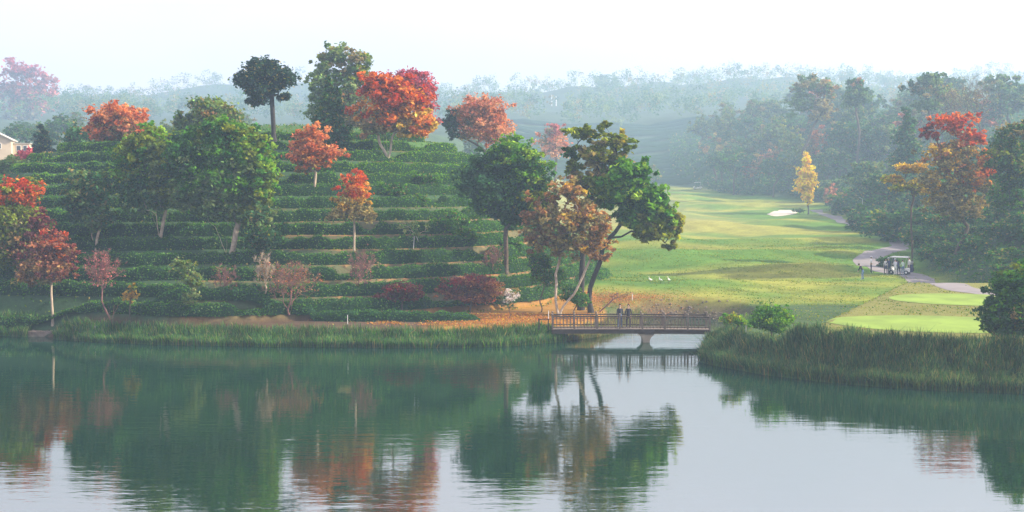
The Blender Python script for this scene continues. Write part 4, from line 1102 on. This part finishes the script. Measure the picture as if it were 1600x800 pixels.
for i in range(300):
    f = r.random()
    a_ = np.array(SHORE_L[10:] + INLET[:4]); d = np.linspace(0, 1, len(a_))
    x = np.interp(f, d, a_[:, 0]) + r.normal() * .35; y = np.interp(f, d, a_[:, 1]) + .3 + abs(r.normal()) * .9
    s = r.uniform(.05, .15)
    M = Matrix.Translation((x, y, max(g1(x, y), -.05) + s * .25)) @ Euler(tuple(r.uniform(0, 3, 3))).to_matrix().to_4x4() @ Matrix.Diagonal((s, s * .8, s * .6, 1))
    bmesh.ops.create_icosphere(bm, subdivisions=1, radius=1, matrix=M)
tag(bm_obj('shore_rocks', bm, M_ROCK), 'loose rubble of small rocks on the shore behind the bridge', 'rocks', kind='stuff')

# stone landing
p = W(70, 526)
bm = bmesh.new()
for i in range(12):
    for j in range(3):
        bbox(bm, (p[0] - 1.15 + i * .21 + r.normal() * .01, p[1] + .1 + j * .34, .17 + r.normal() * .02), (.2, .33, .5 + r.normal() * .03), r.normal() * .05)
tag(bm_obj('stone_landing', bm, M_ROCK, bevel=.02), 'small grey stone landing at the waterline under the slim rusty maple', 'landing')

# ------------------------------------------------------------------ bridge
A = P(862, 514, 90.3); Bp = P(1110, 518, 90.0)
A[2] = 1.02; Bp[2] = 1.0
Lb = float(np.hypot(Bp[0] - A[0], Bp[1] - A[1])); yaw = math.atan2(Bp[1] - A[1], Bp[0] - A[0])
br = empty('footbridge', (A[0], A[1], 0), yaw)
tag(br, 'timber footbridge with close pale balusters crossing the lake inlet', 'bridge')
arch = lambda x: 1.0 + 0.03 * math.sin(math.pi * x / Lb)
bm = bmesh.new(); nseg = 48
for i in range(nseg):
    x = (i + .5) * Lb / nseg
    bbox(bm, (x, .8, arch(x) - .03), (Lb / nseg * .94, 1.86, .06))
bm_obj('deck', bm, M_WOODL, br)
for y in (0.0, 1.6):
    bm = bmesh.new()
    for i in range(nseg):
        x0, x1 = i * Lb / nseg, (i + 1) * Lb / nseg
        for z0, z1, w in ((arch(x0) - .38, arch(x0) - .065, .14),):
            vs = [bm.verts.new(v) for v in ((x0, y - w / 2, arch(x0) - .36), (x1, y - w / 2, arch(x1) - .36), (x1, y + w / 2, arch(x1) - .36), (x0, y + w / 2, arch(x0) - .36),
                                            (x0, y - w / 2, arch(x0) - .065), (x1, y - w / 2, arch(x1) - .065), (x1, y + w / 2, arch(x1) - .065), (x0, y + w / 2, arch(x0) - .065))]
            for f in ((0, 3, 2, 1), (4, 5, 6, 7), (0, 1, 5, 4), (2, 3, 7, 6)): bm.faces.new([vs[q] for q in f])
    bm_obj('girder', bm, M_WOODD, br)
bal = None; post = None
for y in (-0.08, 1.68):
    bm = bmesh.new()
    for i in range(nseg):
        x0, x1 = i * Lb / nseg, (i + 1) * Lb / nseg
        bcyl(bm, (x0, y, arch(x0) + .92), (x1, y, arch(x1) + .92), .05, .05, 8)
    rail = bm_obj('handrail', bm, M_WOODD, br)
    for nm_, h_, r_ in (('lower_rail', .14, .035), ('middle_rail', .78, .022)):
        bm = bmesh.new()
        for i in range(nseg):
            x0, x1 = i * Lb / nseg, (i + 1) * Lb / nseg
            bcyl(bm, (x0, y, arch(x0) + h_), (x1, y, arch(x1) + h_), r_, r_, 8)
        bm_obj(nm_, bm, M_WOODD, rail)
    nb_ = int(Lb / .255)
    for i in range(nb_):
        x = (i + .5) * Lb / nb_
        if bal is None:
            bm = bmesh.new(); bbox(bm, (0, 0, .46), (.045, .045, .9)); bal = bpy.data.meshes.new('baluster'); bm.to_mesh(bal); bm.free(); bal.materials.append(M_WOODL)
        o = link('baluster', bal, rail); o.location = (x, y - .003, arch(x) + .04)
    for i in range(8):
        x = i * Lb / 7
        if post is None:
            bm = bmesh.new(); bbox(bm, (0, 0, .52), (.12, .12, 1.14)); bball(bm, (0, 0, 1.13), (.08, .08, .07), 10)
            post = bpy.data.meshes.new('post'); bm.to_mesh(post); bm.free(); post.materials.append(M_WOODL)
        o = link('post', post, rail); o.location = (min(max(x, .06), Lb - .06), y + .004, arch(x) - .02)
# pier: a flared concrete column
pxl = P(1010, 540, 90.2); pl = (Matrix.Rotation(-yaw, 3, 'Z') @ Vector((pxl[0] - A[0], pxl[1] - A[1], 0))).x
bm = bmesh.new()
prof = [(-1.6, .26), (0.1, .26), (.35, .32), (.62, .62)]
rows = []
for z, hw in prof:
    rows.append([bm.verts.new((pl + sx * hw, .8 + sy * .75, z)) for sx, sy in ((-1, -1), (1, -1), (1, 1), (-1, 1))])
for a_, b_ in zip(rows, rows[1:]):
    for q in range(4): bm.faces.new((a_[q], a_[(q + 1) % 4], b_[(q + 1) % 4], b_[q]))
bm.faces.new(rows[-1]); bm.faces.new(rows[0][::-1])
bm_obj('pier', bm, M_CONC, br)
# rail stub at the landing
bm = bmesh.new(); bbox(bm, (-.55, -.08, 1.75), (.95, .06, .07)); bbox(bm, (-.95, -.08, 1.35), (.09, .09, .8)); bbox(bm, (-.25, -.08, 1.35), (.09, .09, .8))
bm_obj('approach_rail', bm, M_WOODD, br)

# ------------------------------------------------------------------ people
def person(label, pos, rz, shirt, pants, pose='stand', hair=(0.02, 0.015, 0.012), hat=None, shoes=(0.6, 0.6, 0.6), h=1.72, skirt=False, group=None):
    """one continuous body grown over a posed skeleton; local +Y is where the person faces"""
    s = h / 1.72
    bend = {'stand': 0.0, 'putt': 0.55, 'lean': 0.18, 'walk': 0.05, 'hips': 0.0, 'swing': 0.2, 'carry': 0.08}[pose]
    J = {}
    J['pelvis'] = Vector((0, 0, .95))
    up = Vector((0, math.sin(bend), math.cos(bend)))
    J['waist'] = J['pelvis'] + up * .14
    J['chest'] = J['pelvis'] + up * .34
    J['neckb'] = J['pelvis'] + up * .50
    nk = Vector((0, math.sin(bend * 1.3), math.cos(bend * 1.3)))
    J['neck'] = J['neckb'] + nk * .08
    hd = Vector((0, math.sin(bend * 1.5), math.cos(bend * 1.5)))
    J['jaw'] = J['neck'] + hd * .06 + Vector((0, .015, 0))
    J['head'] = J['neck'] + hd * .14 + Vector((0, .01, 0))
    J['crown'] = J['neck'] + hd * .22
    J['nose'] = J['head'] + Vector((0, .095, -.02))
    names = list(J.keys())
    E = [('pelvis', 'waist'), ('waist', 'chest'), ('chest', 'neckb'), ('neckb', 'neck'), ('neck', 'jaw'), ('jaw', 'head'), ('head', 'crown'), ('head', 'nose')]
    R = {'pelvis': (.145, .11), 'waist': (.13, .095), 'chest': (.165, .11), 'neckb': (.11, .085), 'neck': .052, 'jaw': .07, 'head': .092, 'crown': .065, 'nose': .018}
    part = {'pelvis': 'pants', 'waist': 'shirt', 'chest': 'shirt', 'neckb': 'shirt', 'neck': 'skin', 'jaw': 'skin', 'head': 'skin', 'crown': 'skin', 'nose': 'skin'}
    for sx, sd in ((-1, 'l'), (1, 'r')):
        sh = J['neckb'] + Vector((sx * .17, 0, -.035))
        if pose in ('putt', 'swing'):
            el = sh + Vector((-sx * .03, .12, -.25)); wr = el + Vector((-sx * .10, .12, -.20))
        elif pose == 'lean':
            el = sh + Vector((sx * .06, .08, -.25)); wr = el + Vector((-sx * .05, .20, -.04))
        elif pose == 'hips':
            el = sh + Vector((sx * .17, -.04, -.22)); wr = el + Vector((-sx * .14, .10, -.17))
        elif pose == 'carry':
            el = sh + Vector((sx * .05, .04, -.26)); wr = el + Vector((-sx * .02, .21, .05))
        elif pose == 'walk':
            el = sh + Vector((sx * .06, .07 * sx, -.26)); wr = el + Vector((0, .12 * sx + .04, -.22))
        else:
            el = sh + Vector((sx * .05, .0, -.28)); wr = el + Vector((sx * .0, .05, -.24))
        hv = (wr - el).normalized()
        J['sh' + sd], J['el' + sd], J['wr' + sd], J['pa' + sd] = sh, el, wr, wr + hv * .07
        R.update({'sh' + sd: .06, 'el' + sd: .042, 'wr' + sd: .028, 'pa' + sd: (.036, .02)})
        part.update({'sh' + sd: 'shirt', 'el' + sd: 'shirt', 'wr' + sd: 'skin', 'pa' + sd: 'skin'})
        E += [('neckb', 'sh' + sd), ('sh' + sd, 'el' + sd), ('el' + sd, 'wr' + sd), ('wr' + sd, 'pa' + sd)]
        side = hv.cross(Vector((sx, 0, 0))).normalized()
        for q in range(4):
            b0 = J['pa' + sd] + side * (q - 1.5) * .019 + hv * .015
            t0 = b0 + hv * (.045 + .01 * (q in (1, 2))) + Vector((-sx * .012, 0, -.008))
            J[f'f{q}{sd}'], J[f'g{q}{sd}'] = b0, t0
            R[f'f{q}{sd}'] = .009; R[f'g{q}{sd}'] = .008; part[f'f{q}{sd}'] = part[f'g{q}{sd}'] = 'skin'
            E += [('pa' + sd, f'f{q}{sd}'), (f'f{q}{sd}', f'g{q}{sd}')]
        tb = J['wr' + sd] + hv * .03 + side * .04; J['t' + sd] = tb; R['t' + sd] = .011; part['t' + sd] = 'skin'
        E += [('wr' + sd, 't' + sd)]
        hip = J['pelvis'] + Vector((sx * .095, 0, -.07))
        st = {'walk': .24 * sx, 'swing': 0, 'putt': 0}.get(pose, .03 * sx)
        wdt = .10 if pose in ('putt', 'swing') else .03
        kn = Vector((sx * (.11 + wdt * .5), st * .55 + (.05 if pose in ('putt', 'walk', 'swing') else .01), .50))
        an = Vector((sx * (.11 + wdt), st, .09)); toe = an + Vector((sx * .02, .17, -.055)); heel = an + Vector((0, -.05, -.05))
        J['hp' + sd], J['kn' + sd], J['an' + sd], J['to' + sd], J['he' + sd] = hip, kn, an, toe, heel
        R.update({'hp' + sd: .092, 'kn' + sd: .06, 'an' + sd: .042, 'to' + sd: (.04, .03), 'he' + sd: .036})
        part.update({'hp' + sd: 'pants', 'kn' + sd: 'pants', 'an' + sd: 'pants', 'to' + sd: 'shoes', 'he' + sd: 'shoes'})
        E += [('pelvis', 'hp' + sd), ('hp' + sd, 'kn' + sd), ('kn' + sd, 'an' + sd), ('an' + sd, 'to' + sd), ('an' + sd, 'he' + sd)]
    names = list(J.keys()); idx = {n_: i for i, n_ in enumerate(names)}
    vs = [J[n_] * s for n_ in names]
    rd = [(R[n_] if isinstance(R[n_], tuple) else (R[n_], R[n_])) for n_ in names]
    rd = [(a_ * s, b_ * s) for a_, b_ in rd]
    me = skin_mesh(vs, [(idx[a_], idx[b_]) for a_, b_ in E], rd, 0, 1)
    mats = ['shirt', 'pants', 'skin', 'shoes']
    for mm in (cloth(shirt), cloth(pants), M_SKIN, cloth(shoes)): me.materials.append(mm)
    jv = np.array([list(v) for v in vs])
    cen = np.zeros(len(me.polygons) * 3); me.polygons.foreach_get('center', cen); cen = cen.reshape(-1, 3)
    # nearest point on the bones decides what the face wears
    mi = np.zeros(len(cen), np.int32); best = np.full(len(cen), 1e9)
    for a_, b_ in E:
        p0 = jv[idx[a_]]; p1 = jv[idx[b_]]; e = p1 - p0
        t_ = np.clip(((cen - p0) @ e) / (e @ e), 0, 1); d = np.linalg.norm(cen - p0 - t_[:, None] * e, axis=1)
        pa = mats.index(part[a_]); pb = mats.index(part[b_])
        m_ = np.where(t_ < (0.75 if a_.startswith('an') or a_.startswith('el') else .5), pa, pb); u_ = d < best
        mi[u_] = m_[u_]; best = np.minimum(best, d)
    me.polygons.foreach_set('material_index', mi); me.polygons.foreach_set('use_smooth', np.ones(len(mi), bool))
    root = empty('person', tuple(pos), rz); tag(root, label, 'person', group)
    link('body', me, root)
    hc = (J['head'] + hd * .03 - Vector((0, .012, 0))) * s
    bm = bmesh.new(); bball(bm, hc + Vector((0, -.01, .012)), (.098 * s, .105 * s, .105 * s), 14)
    bmesh.ops.delete(bm, geom=[v for v in bm.verts if v.co.y > hc.y + .055 * s and v.co.z < hc.z + .04 * s or v.co.z < hc.z - .06 * s], context='VERTS')
    bm_obj('hair', bm, cloth(hair), root, True)
    if hat:
        bm = bmesh.new(); bball(bm, hc + Vector((0, -.005, .035)), (.112 * s, .118 * s, .09 * s), 14)
        bmesh.ops.delete(bm, geom=[v for v in bm.verts if v.co.z < hc.z + .03 * s], context='VERTS')
        bbox(bm, hc + Vector((0, .13, .035)) * s, (.15 * s, .10 * s, .012), 0, 0, -.2)
        bm_obj('cap', bm, cloth(hat), root, True)
    if skirt:
        bm = bmesh.new(); bcyl(bm, (0, 0, .60 * s), (0, 0, 1.0 * s), .24 * s, .15 * s, 16, False); bm_obj('skirt', bm, cloth(pants), root, True)
    # face: eyes and mouth
    bm = bmesh.new()
    for sx in (-1, 1): bball(bm, (J['head'] + Vector((sx * .032, .083, .012))) * s, (.011, .007, .007), 8)
    bbox(bm, (J['jaw'] + Vector((0, .068, .012))) * s, (.045, .01, .008))
    bm_obj('eyes', bm, M_BLACK, root)
    return root

def bridge_pt(x, y):
    v = Matrix.Rotation(yaw, 3, 'Z') @ Vector((x, y, 0))
    return (A[0] + v.x, A[1] + v.y, arch(x))
x1 = (Matrix.Rotation(-yaw, 3, 'Z') @ Vector((P(969, 500, 90.3)[0] - A[0], 0, 0))).x
person('person with dark jacket and blue trousers on the bridge, the left of two', bridge_pt(x1, .45), math.pi + .1, (.03, .035, .06), (.12, .16, .26), 'stand', h=1.74)
person('person with dark jacket and dark trousers on the bridge, the right of two', bridge_pt(x1 + .64, .5), math.pi - .15, (.04, .035, .05), (.05, .04, .05), 'stand', h=1.72)
DG = 128.0
def gp(px, Y):
    x = P(px, 420, Y)[0]; return (x, Y, g1(x, Y))
q = hit(1348, 437)
person('person in black top and blue jeans bending over a putt on the grass', tuple(q), -2.2 + math.pi, (.015, .012, .015), (.06, .13, .28), 'putt', hat=(.02, .02, .02))
DG = q[1]
bm = bmesh.new(); bcyl(bm, (q[0] - .22, q[1] - .32, q[2] + .03), (q[0] - .12, q[1] - .18, q[2] + .85), .012, .014, 6); bbox(bm, (q[0] - .24, q[1] - .34, q[2] + .03), (.11, .04, .04))
tag(bm_obj('golf_club', bm, M_STEEL), 'steel putter held by the bending golfer in black', 'golf club')
q2 = hit(1361, 426)
person('person in white polo and black trousers striding on the path behind the putter', tuple(q2), -1.9, (.75, .75, .75), (.02, .02, .025), 'hips', hat=(.8, .8, .8))
# the cart group
q3 = hit(1408, 430)
YC = q3[1] + .6
def near(px, dy=0.0):
    x = P(px, 420, YC + dy)[0]; return (x, YC + dy, g1(x, YC + dy) + .03)
person('person in white shirt and dark skirt at the left end of the cart group', near(1384, -.1), 2.6, (.75, .75, .76), (.03, .03, .06), 'stand', skirt=True, h=1.62)
person('person in navy jacket with a white cap, second from left at the cart', near(1389.5, -1.0), .4, (.02, .025, .09), (.02, .025, .07), 'lean', hat=(.8, .8, .8), h=1.76)
person('person dressed all in white standing in front of the cart', near(1399, -1.1), .2, (.7, .7, .75), (.7, .7, .72), 'carry', hat=(.8, .8, .8), h=1.66)
person('person in pale green top and blue jeans at the back of the cart', near(1411, -1.2), .1, (.5, .62, .5), (.08, .16, .25), 'lean', hat=(.15, .12, .1), h=1.62)
person('person in white jacket standing at the far right corner of the cart', near(1420.5, .9), 1.7, (.75, .75, .75), (.1, .1, .12), 'stand', h=1.78)
person('person in dark blue top seated height beside the rear golf bags', near(1404.5, -.55), .3, (.03, .03, .1), (.03, .03, .08), 'putt', h=1.6)

def golf_cart(label, loc, rz, scale=1.0, small=False):
    c = empty('golf_cart', loc, rz); c.scale = (scale,) * 3; tag(c, label, 'golf cart')
    # +X is the front
    bm = bmesh.new()
    bbox(bm, (0.0, 0, .36), (2.3, 1.1, .14)); bbox(bm, (.95, 0, .58), (.45, 1.08, .40), 0, .25); bbox(bm, (-.15, 0, .52), (.6, 1.1, .26)); bbox(bm, (-.88, 0, .52), (.55, 1.1, .3))
    bm_obj('body', bm, M_WHITE, c, bevel=.03)
    for x, z in ((-.12, .70), (-.12, 0)):
        if z: bm = bmesh.new(); bbox(bm, (x, 0, z), (.5, 1.05, .1)); bm_obj('seat', bm, M_NAVY, c, bevel=.03)
    bm = bmesh.new(); bbox(bm, (-.42, 0, .98), (.1, 1.05, .34), 0, -.12); bm_obj('backrest', bm, M_NAVY, c, bevel=.03)
    bm = bmesh.new(); bbox(bm, (.02, 0, 1.86), (1.9, 1.25, .05)); bbox(bm, (.02, 0, 1.91), (1.6, 1.0, .05)); bm_obj('roof', bm, M_WHITE, c, bevel=.02)
    for x, dx in ((.82, -.12), (-.58, -.2)):
        for y in (-.5, .5):
            bm = bmesh.new(); bcyl(bm, (x, y, .6), (x + dx, y, 1.85), .022, .022, 8); bm_obj('roof_post', bm, M_STEEL, c)
    bm = bmesh.new(); bbox(bm, (.79, 0, 1.28), (.015, .95, .85), 0, -.1); bm_obj('windshield', bm, M_GLASSD, c)
    bm = bmesh.new(); bcyl(bm, (.55, -.25, .7), (.38, -.25, 1.02), .02, .02, 8); bmesh.ops.create_cone(bm, cap_ends=True, segments=16, radius1=.17, radius2=.17, depth=.025, matrix=Matrix.Translation((.37, -.25, 1.03)) @ Euler((0, -.5, 0)).to_matrix().to_4x4())
    bm_obj('steering_wheel', bm, M_BLACK, c)
    for x in (.82, -.78):
        for y in (-.5, .5):
            bm = bmesh.new(); bcyl(bm, (x, y - .09, .23), (x, y + .09, .23), .23, .23, 18); w_ = bm_obj('wheel', bm, M_BLACK, c, bevel=.015)
            s_ = 1 if y > 0 else -1
            bm = bmesh.new(); bcyl(bm, (x, y + s_ * .085, .23), (x, y + s_ * .10, .23), .12, .10, 12); bm_obj('rim', bm, M_WHITE, w_)
    return c
cx_, cyy_, _ = near(1406, .15)
gc = golf_cart('white-roofed golf cart surrounded by golfers on the path', (cx_, cyy_, g1(cx_, cyy_) + .05), math.radians(150))
for (dx, dy, col, lab) in ((-1.25, .28, (.03, .03, .09), 'navy golf bag strapped behind the cart, left of two'), (-1.25, -.26, (.02, .02, .02), 'black golf bag strapped behind the cart, right of two')):
    v = Matrix.Rotation(math.radians(150), 3, 'Z') @ Vector((dx, dy, 0))
    gb = empty('golf_bag', (cx_ + v.x, cyy_ + v.y, g1(cx_ + v.x, cyy_ + v.y) + .1), 0); tag(gb, lab, 'golf bag')
    bm = bmesh.new(); bcyl(bm, (0, 0, .25), (0, 0, 1.1), .13, .15, 12); bbox(bm, (.08, -.1, .55), (.16, .12, .4)); bm_obj('bag_body', bm, cloth(col), gb)
    for q_ in range(6):
        a_ = q_; bm = bmesh.new(); bcyl(bm, (.07 * math.cos(a_), .07 * math.sin(a_), 1.0), (.09 * math.cos(a_), .09 * math.sin(a_), 1.3 + .03 * (q_ % 3)), .008, .008, 6)
        bball(bm, (.09 * math.cos(a_), .09 * math.sin(a_), 1.32 + .03 * (q_ % 3)), (.035, .03, .045), 8); bm_obj('club', bm, M_STEEL, gb)
# the far cart at the misty end of the fairway
YF = D_(1090, 296); xf = P(1090, 300, YF)[0]
golf_cart('tiny white golf cart in the mist at the far end of the fairway', (xf, YF, g1(xf, YF) + .02), math.radians(175), 1.4)

# ------------------------------------------------------------------ white birds
def bird(label, loc, rz, neck=1.0):
    root = empty('white_bird', loc, rz); tag(root, label, 'bird')
    me = skin_mesh([(-.24, 0, .30), (-.12, 0, .33), (0, 0, .36), (.10, 0, .40), (.15, 0, .50), (.12, 0, .58), (.16, 0, .66), (.21, 0, .67)], [(i, i + 1) for i in range(7)],
                   [.02, .065, .10, .075, .035, .025, .032, .018], 2, 1)
    me.polygons.foreach_set('use_smooth', np.ones(len(me.polygons), bool)); link('body', me, root, M_WHITE)
    bm = bmesh.new(); bcyl(bm, (.22, 0, .668), (.33, 0, .65), .014, .003, 6); bm_obj('beak', bm, cloth((.6, .4, .05)), root)
    for y in (-.035, .035):
        bm = bmesh.new(); bcyl(bm, (0, y, .30), (.01, y, .01), .010, .008, 6); bbox(bm, (.04, y, .012), (.09, .03, .012)); bm_obj('leg', bm, M_BLACK, root)
for px, lab, rz in ((1016, 'white wading bird on the grass, left of the three', 3.5), (1032, 'white wading bird on the grass, middle of the three', 2.6), (1045, 'white wading bird on the grass, right of the three', 3.9)):
    q = hit(px, 443); bird(lab, tuple(q), rz)

# ------------------------------------------------------------------ posts, lamp, far pillars, house
def post_obj(label, px, Y, h=.62, z=None, rad=.035):
    x = P(px, 480, Y)[0]; z = g1(x, Y) if z is None else z
    root = empty('marker_post', (x, Y, z)); tag(root, label, 'post')
    bm = bmesh.new(); bcyl(bm, (0, 0, -.1), (0, 0, h), rad, rad * .9, 10); bm_obj('shaft', bm, M_WHITE, root, bevel=0)
    bm = bmesh.new(); bball(bm, (0, 0, h), (rad * 1.35, rad * 1.35, rad), 10); bm_obj('cap', bm, M_STEEL, root)
post_obj('thin white marker post in the reeds below the pale green sapling', 286, 91.2, .75, None, .022)
post_obj('thin white marker post in the reeds left of the smaller maple', 543, 90.0, .75, None, .022)
post_obj('thin white marker post at the bridge end of the bank', 857, 93.0, .8, None, .03)
post_obj('thin white marker post on the leafy ground behind the two bridge walkers', 988, 108.5, .6)
post_obj('thin white marker post beside the loose yellow-green bush', 1166, 80.5, 1.1, None, .022)
post_obj('thin white marker post in the reeds far left by the golden shrub', 148, 92.0, .6, None, .022)

x = P(1348, 300, 245)[0]; lp = empty('lamp_pole', (x, 245, g1(x, 245))); tag(lp, 'thin pale lamp pole beside the cart path in front of the wood', 'lamp pole')
bm = bmesh.new(); bcyl(bm, (0, 0, 0), (0, 0, 4.6), .08, .05, 8); bm_obj('pole', bm, M_STEEL, lp)
bm = bmesh.new(); bcyl(bm, (0, 0, 4.6), (-.5, 0, 4.9), .025, .02, 8); bbox(bm, (-.6, 0, 4.92), (.36, .14, .07)); bm_obj('lamp_head', bm, M_WHITE, lp)

for i, (px, h_) in enumerate(((862, 4.2), (869, 3.6))):
    Y = YP; h_ = h_ * Y / 430; c = P(px, 167, Y); root = empty('pillar', (c[0], Y, c[2])); tag(root, ('left' if i == 0 else 'right') + ' one of two small white pillars on the misty far hillside', 'pillar')
    zz = g1(c[0], Y) - c[2]
    bm = bmesh.new(); bbox(bm, (0, 0, (zz + 0.2) / 2), (1.5, 1.5, abs(zz) + .6)); bm_obj('base', bm, M_ROCK, root)
    bm = bmesh.new(); bcyl(bm, (0, 0, .4), (0, 0, h_ - .3), .42, .34, 12); bm_obj('shaft', bm, M_WHITE, root)
    bm = bmesh.new(); bcyl(bm, (0, 0, h_ - .3), (0, 0, h_ + .2), .5, .1, 12); bm_obj('cap', bm, M_WHITE, root)

Yh = 200.0; c = P(8, 236, Yh)
hs = empty('house', (c[0], Yh, c[2]), math.radians(14)); tag(hs, 'cream gabled house with a pale roof at the far left in the mist', 'house')
zz = g1(c[0], Yh) - c[2]
bm = bmesh.new(); bbox(bm, (-1.2, 0, (1.7 + min(zz, -.5)) / 2), (5.0, 5, 1.7 - min(zz, -.5)))
vs = [bm.verts.new(v) for v in ((-3.7, -2.499, 1.7), (1.3, -2.499, 1.7), (-1.2, -2.499, 3.0), (-3.7, 2.499, 1.7), (1.3, 2.499, 1.7), (-1.2, 2.499, 3.0))]
bm.faces.new((vs[0], vs[1], vs[2])); bm.faces.new((vs[5], vs[4], vs[3])); bm.faces.new((vs[0], vs[2], vs[5], vs[3])); bm.faces.new((vs[1], vs[4], vs[5], vs[2]))
bm_obj('wall', bm, M_CREAM, hs)
bm = bmesh.new()
for sx in (-1, 1):
    bbox(bm, (-1.2 + sx * 1.42, 0, 2.38), (3.15, 5.7, .12), 0, sx * .48)
bm_obj('roof', bm, M_ROOF, hs)
bm = bmesh.new(); bbox(bm, (2.55, .8, .1), (2.5, 3.0, 2.2)); bm_obj('annex_wall', bm, M_CREAM, hs)
bm = bmesh.new(); bbox(bm, (2.62, .8, 1.27), (2.75, 3.3, .12)); bm_obj('annex_roof', bm, M_ROOF, hs)
for x_, w_ in ((-2.5, .7), (-.6, .7), (2.2, .6), (3.2, .5)):
    yw = -2.5 if x_ < 1.3 else -.7
    bm = bmesh.new(); bbox(bm, (x_, yw - .02, .75 if x_ < 1.3 else .45), (w_ + .14, .06, .95)); f_ = bm_obj('window', bm, M_WHITE, hs)
    bm = bmesh.new(); bbox(bm, (x_, yw - .06, .75 if x_ < 1.3 else .45), (w_, .03, .8)); bm_obj('pane', bm, M_GLASSD, f_)
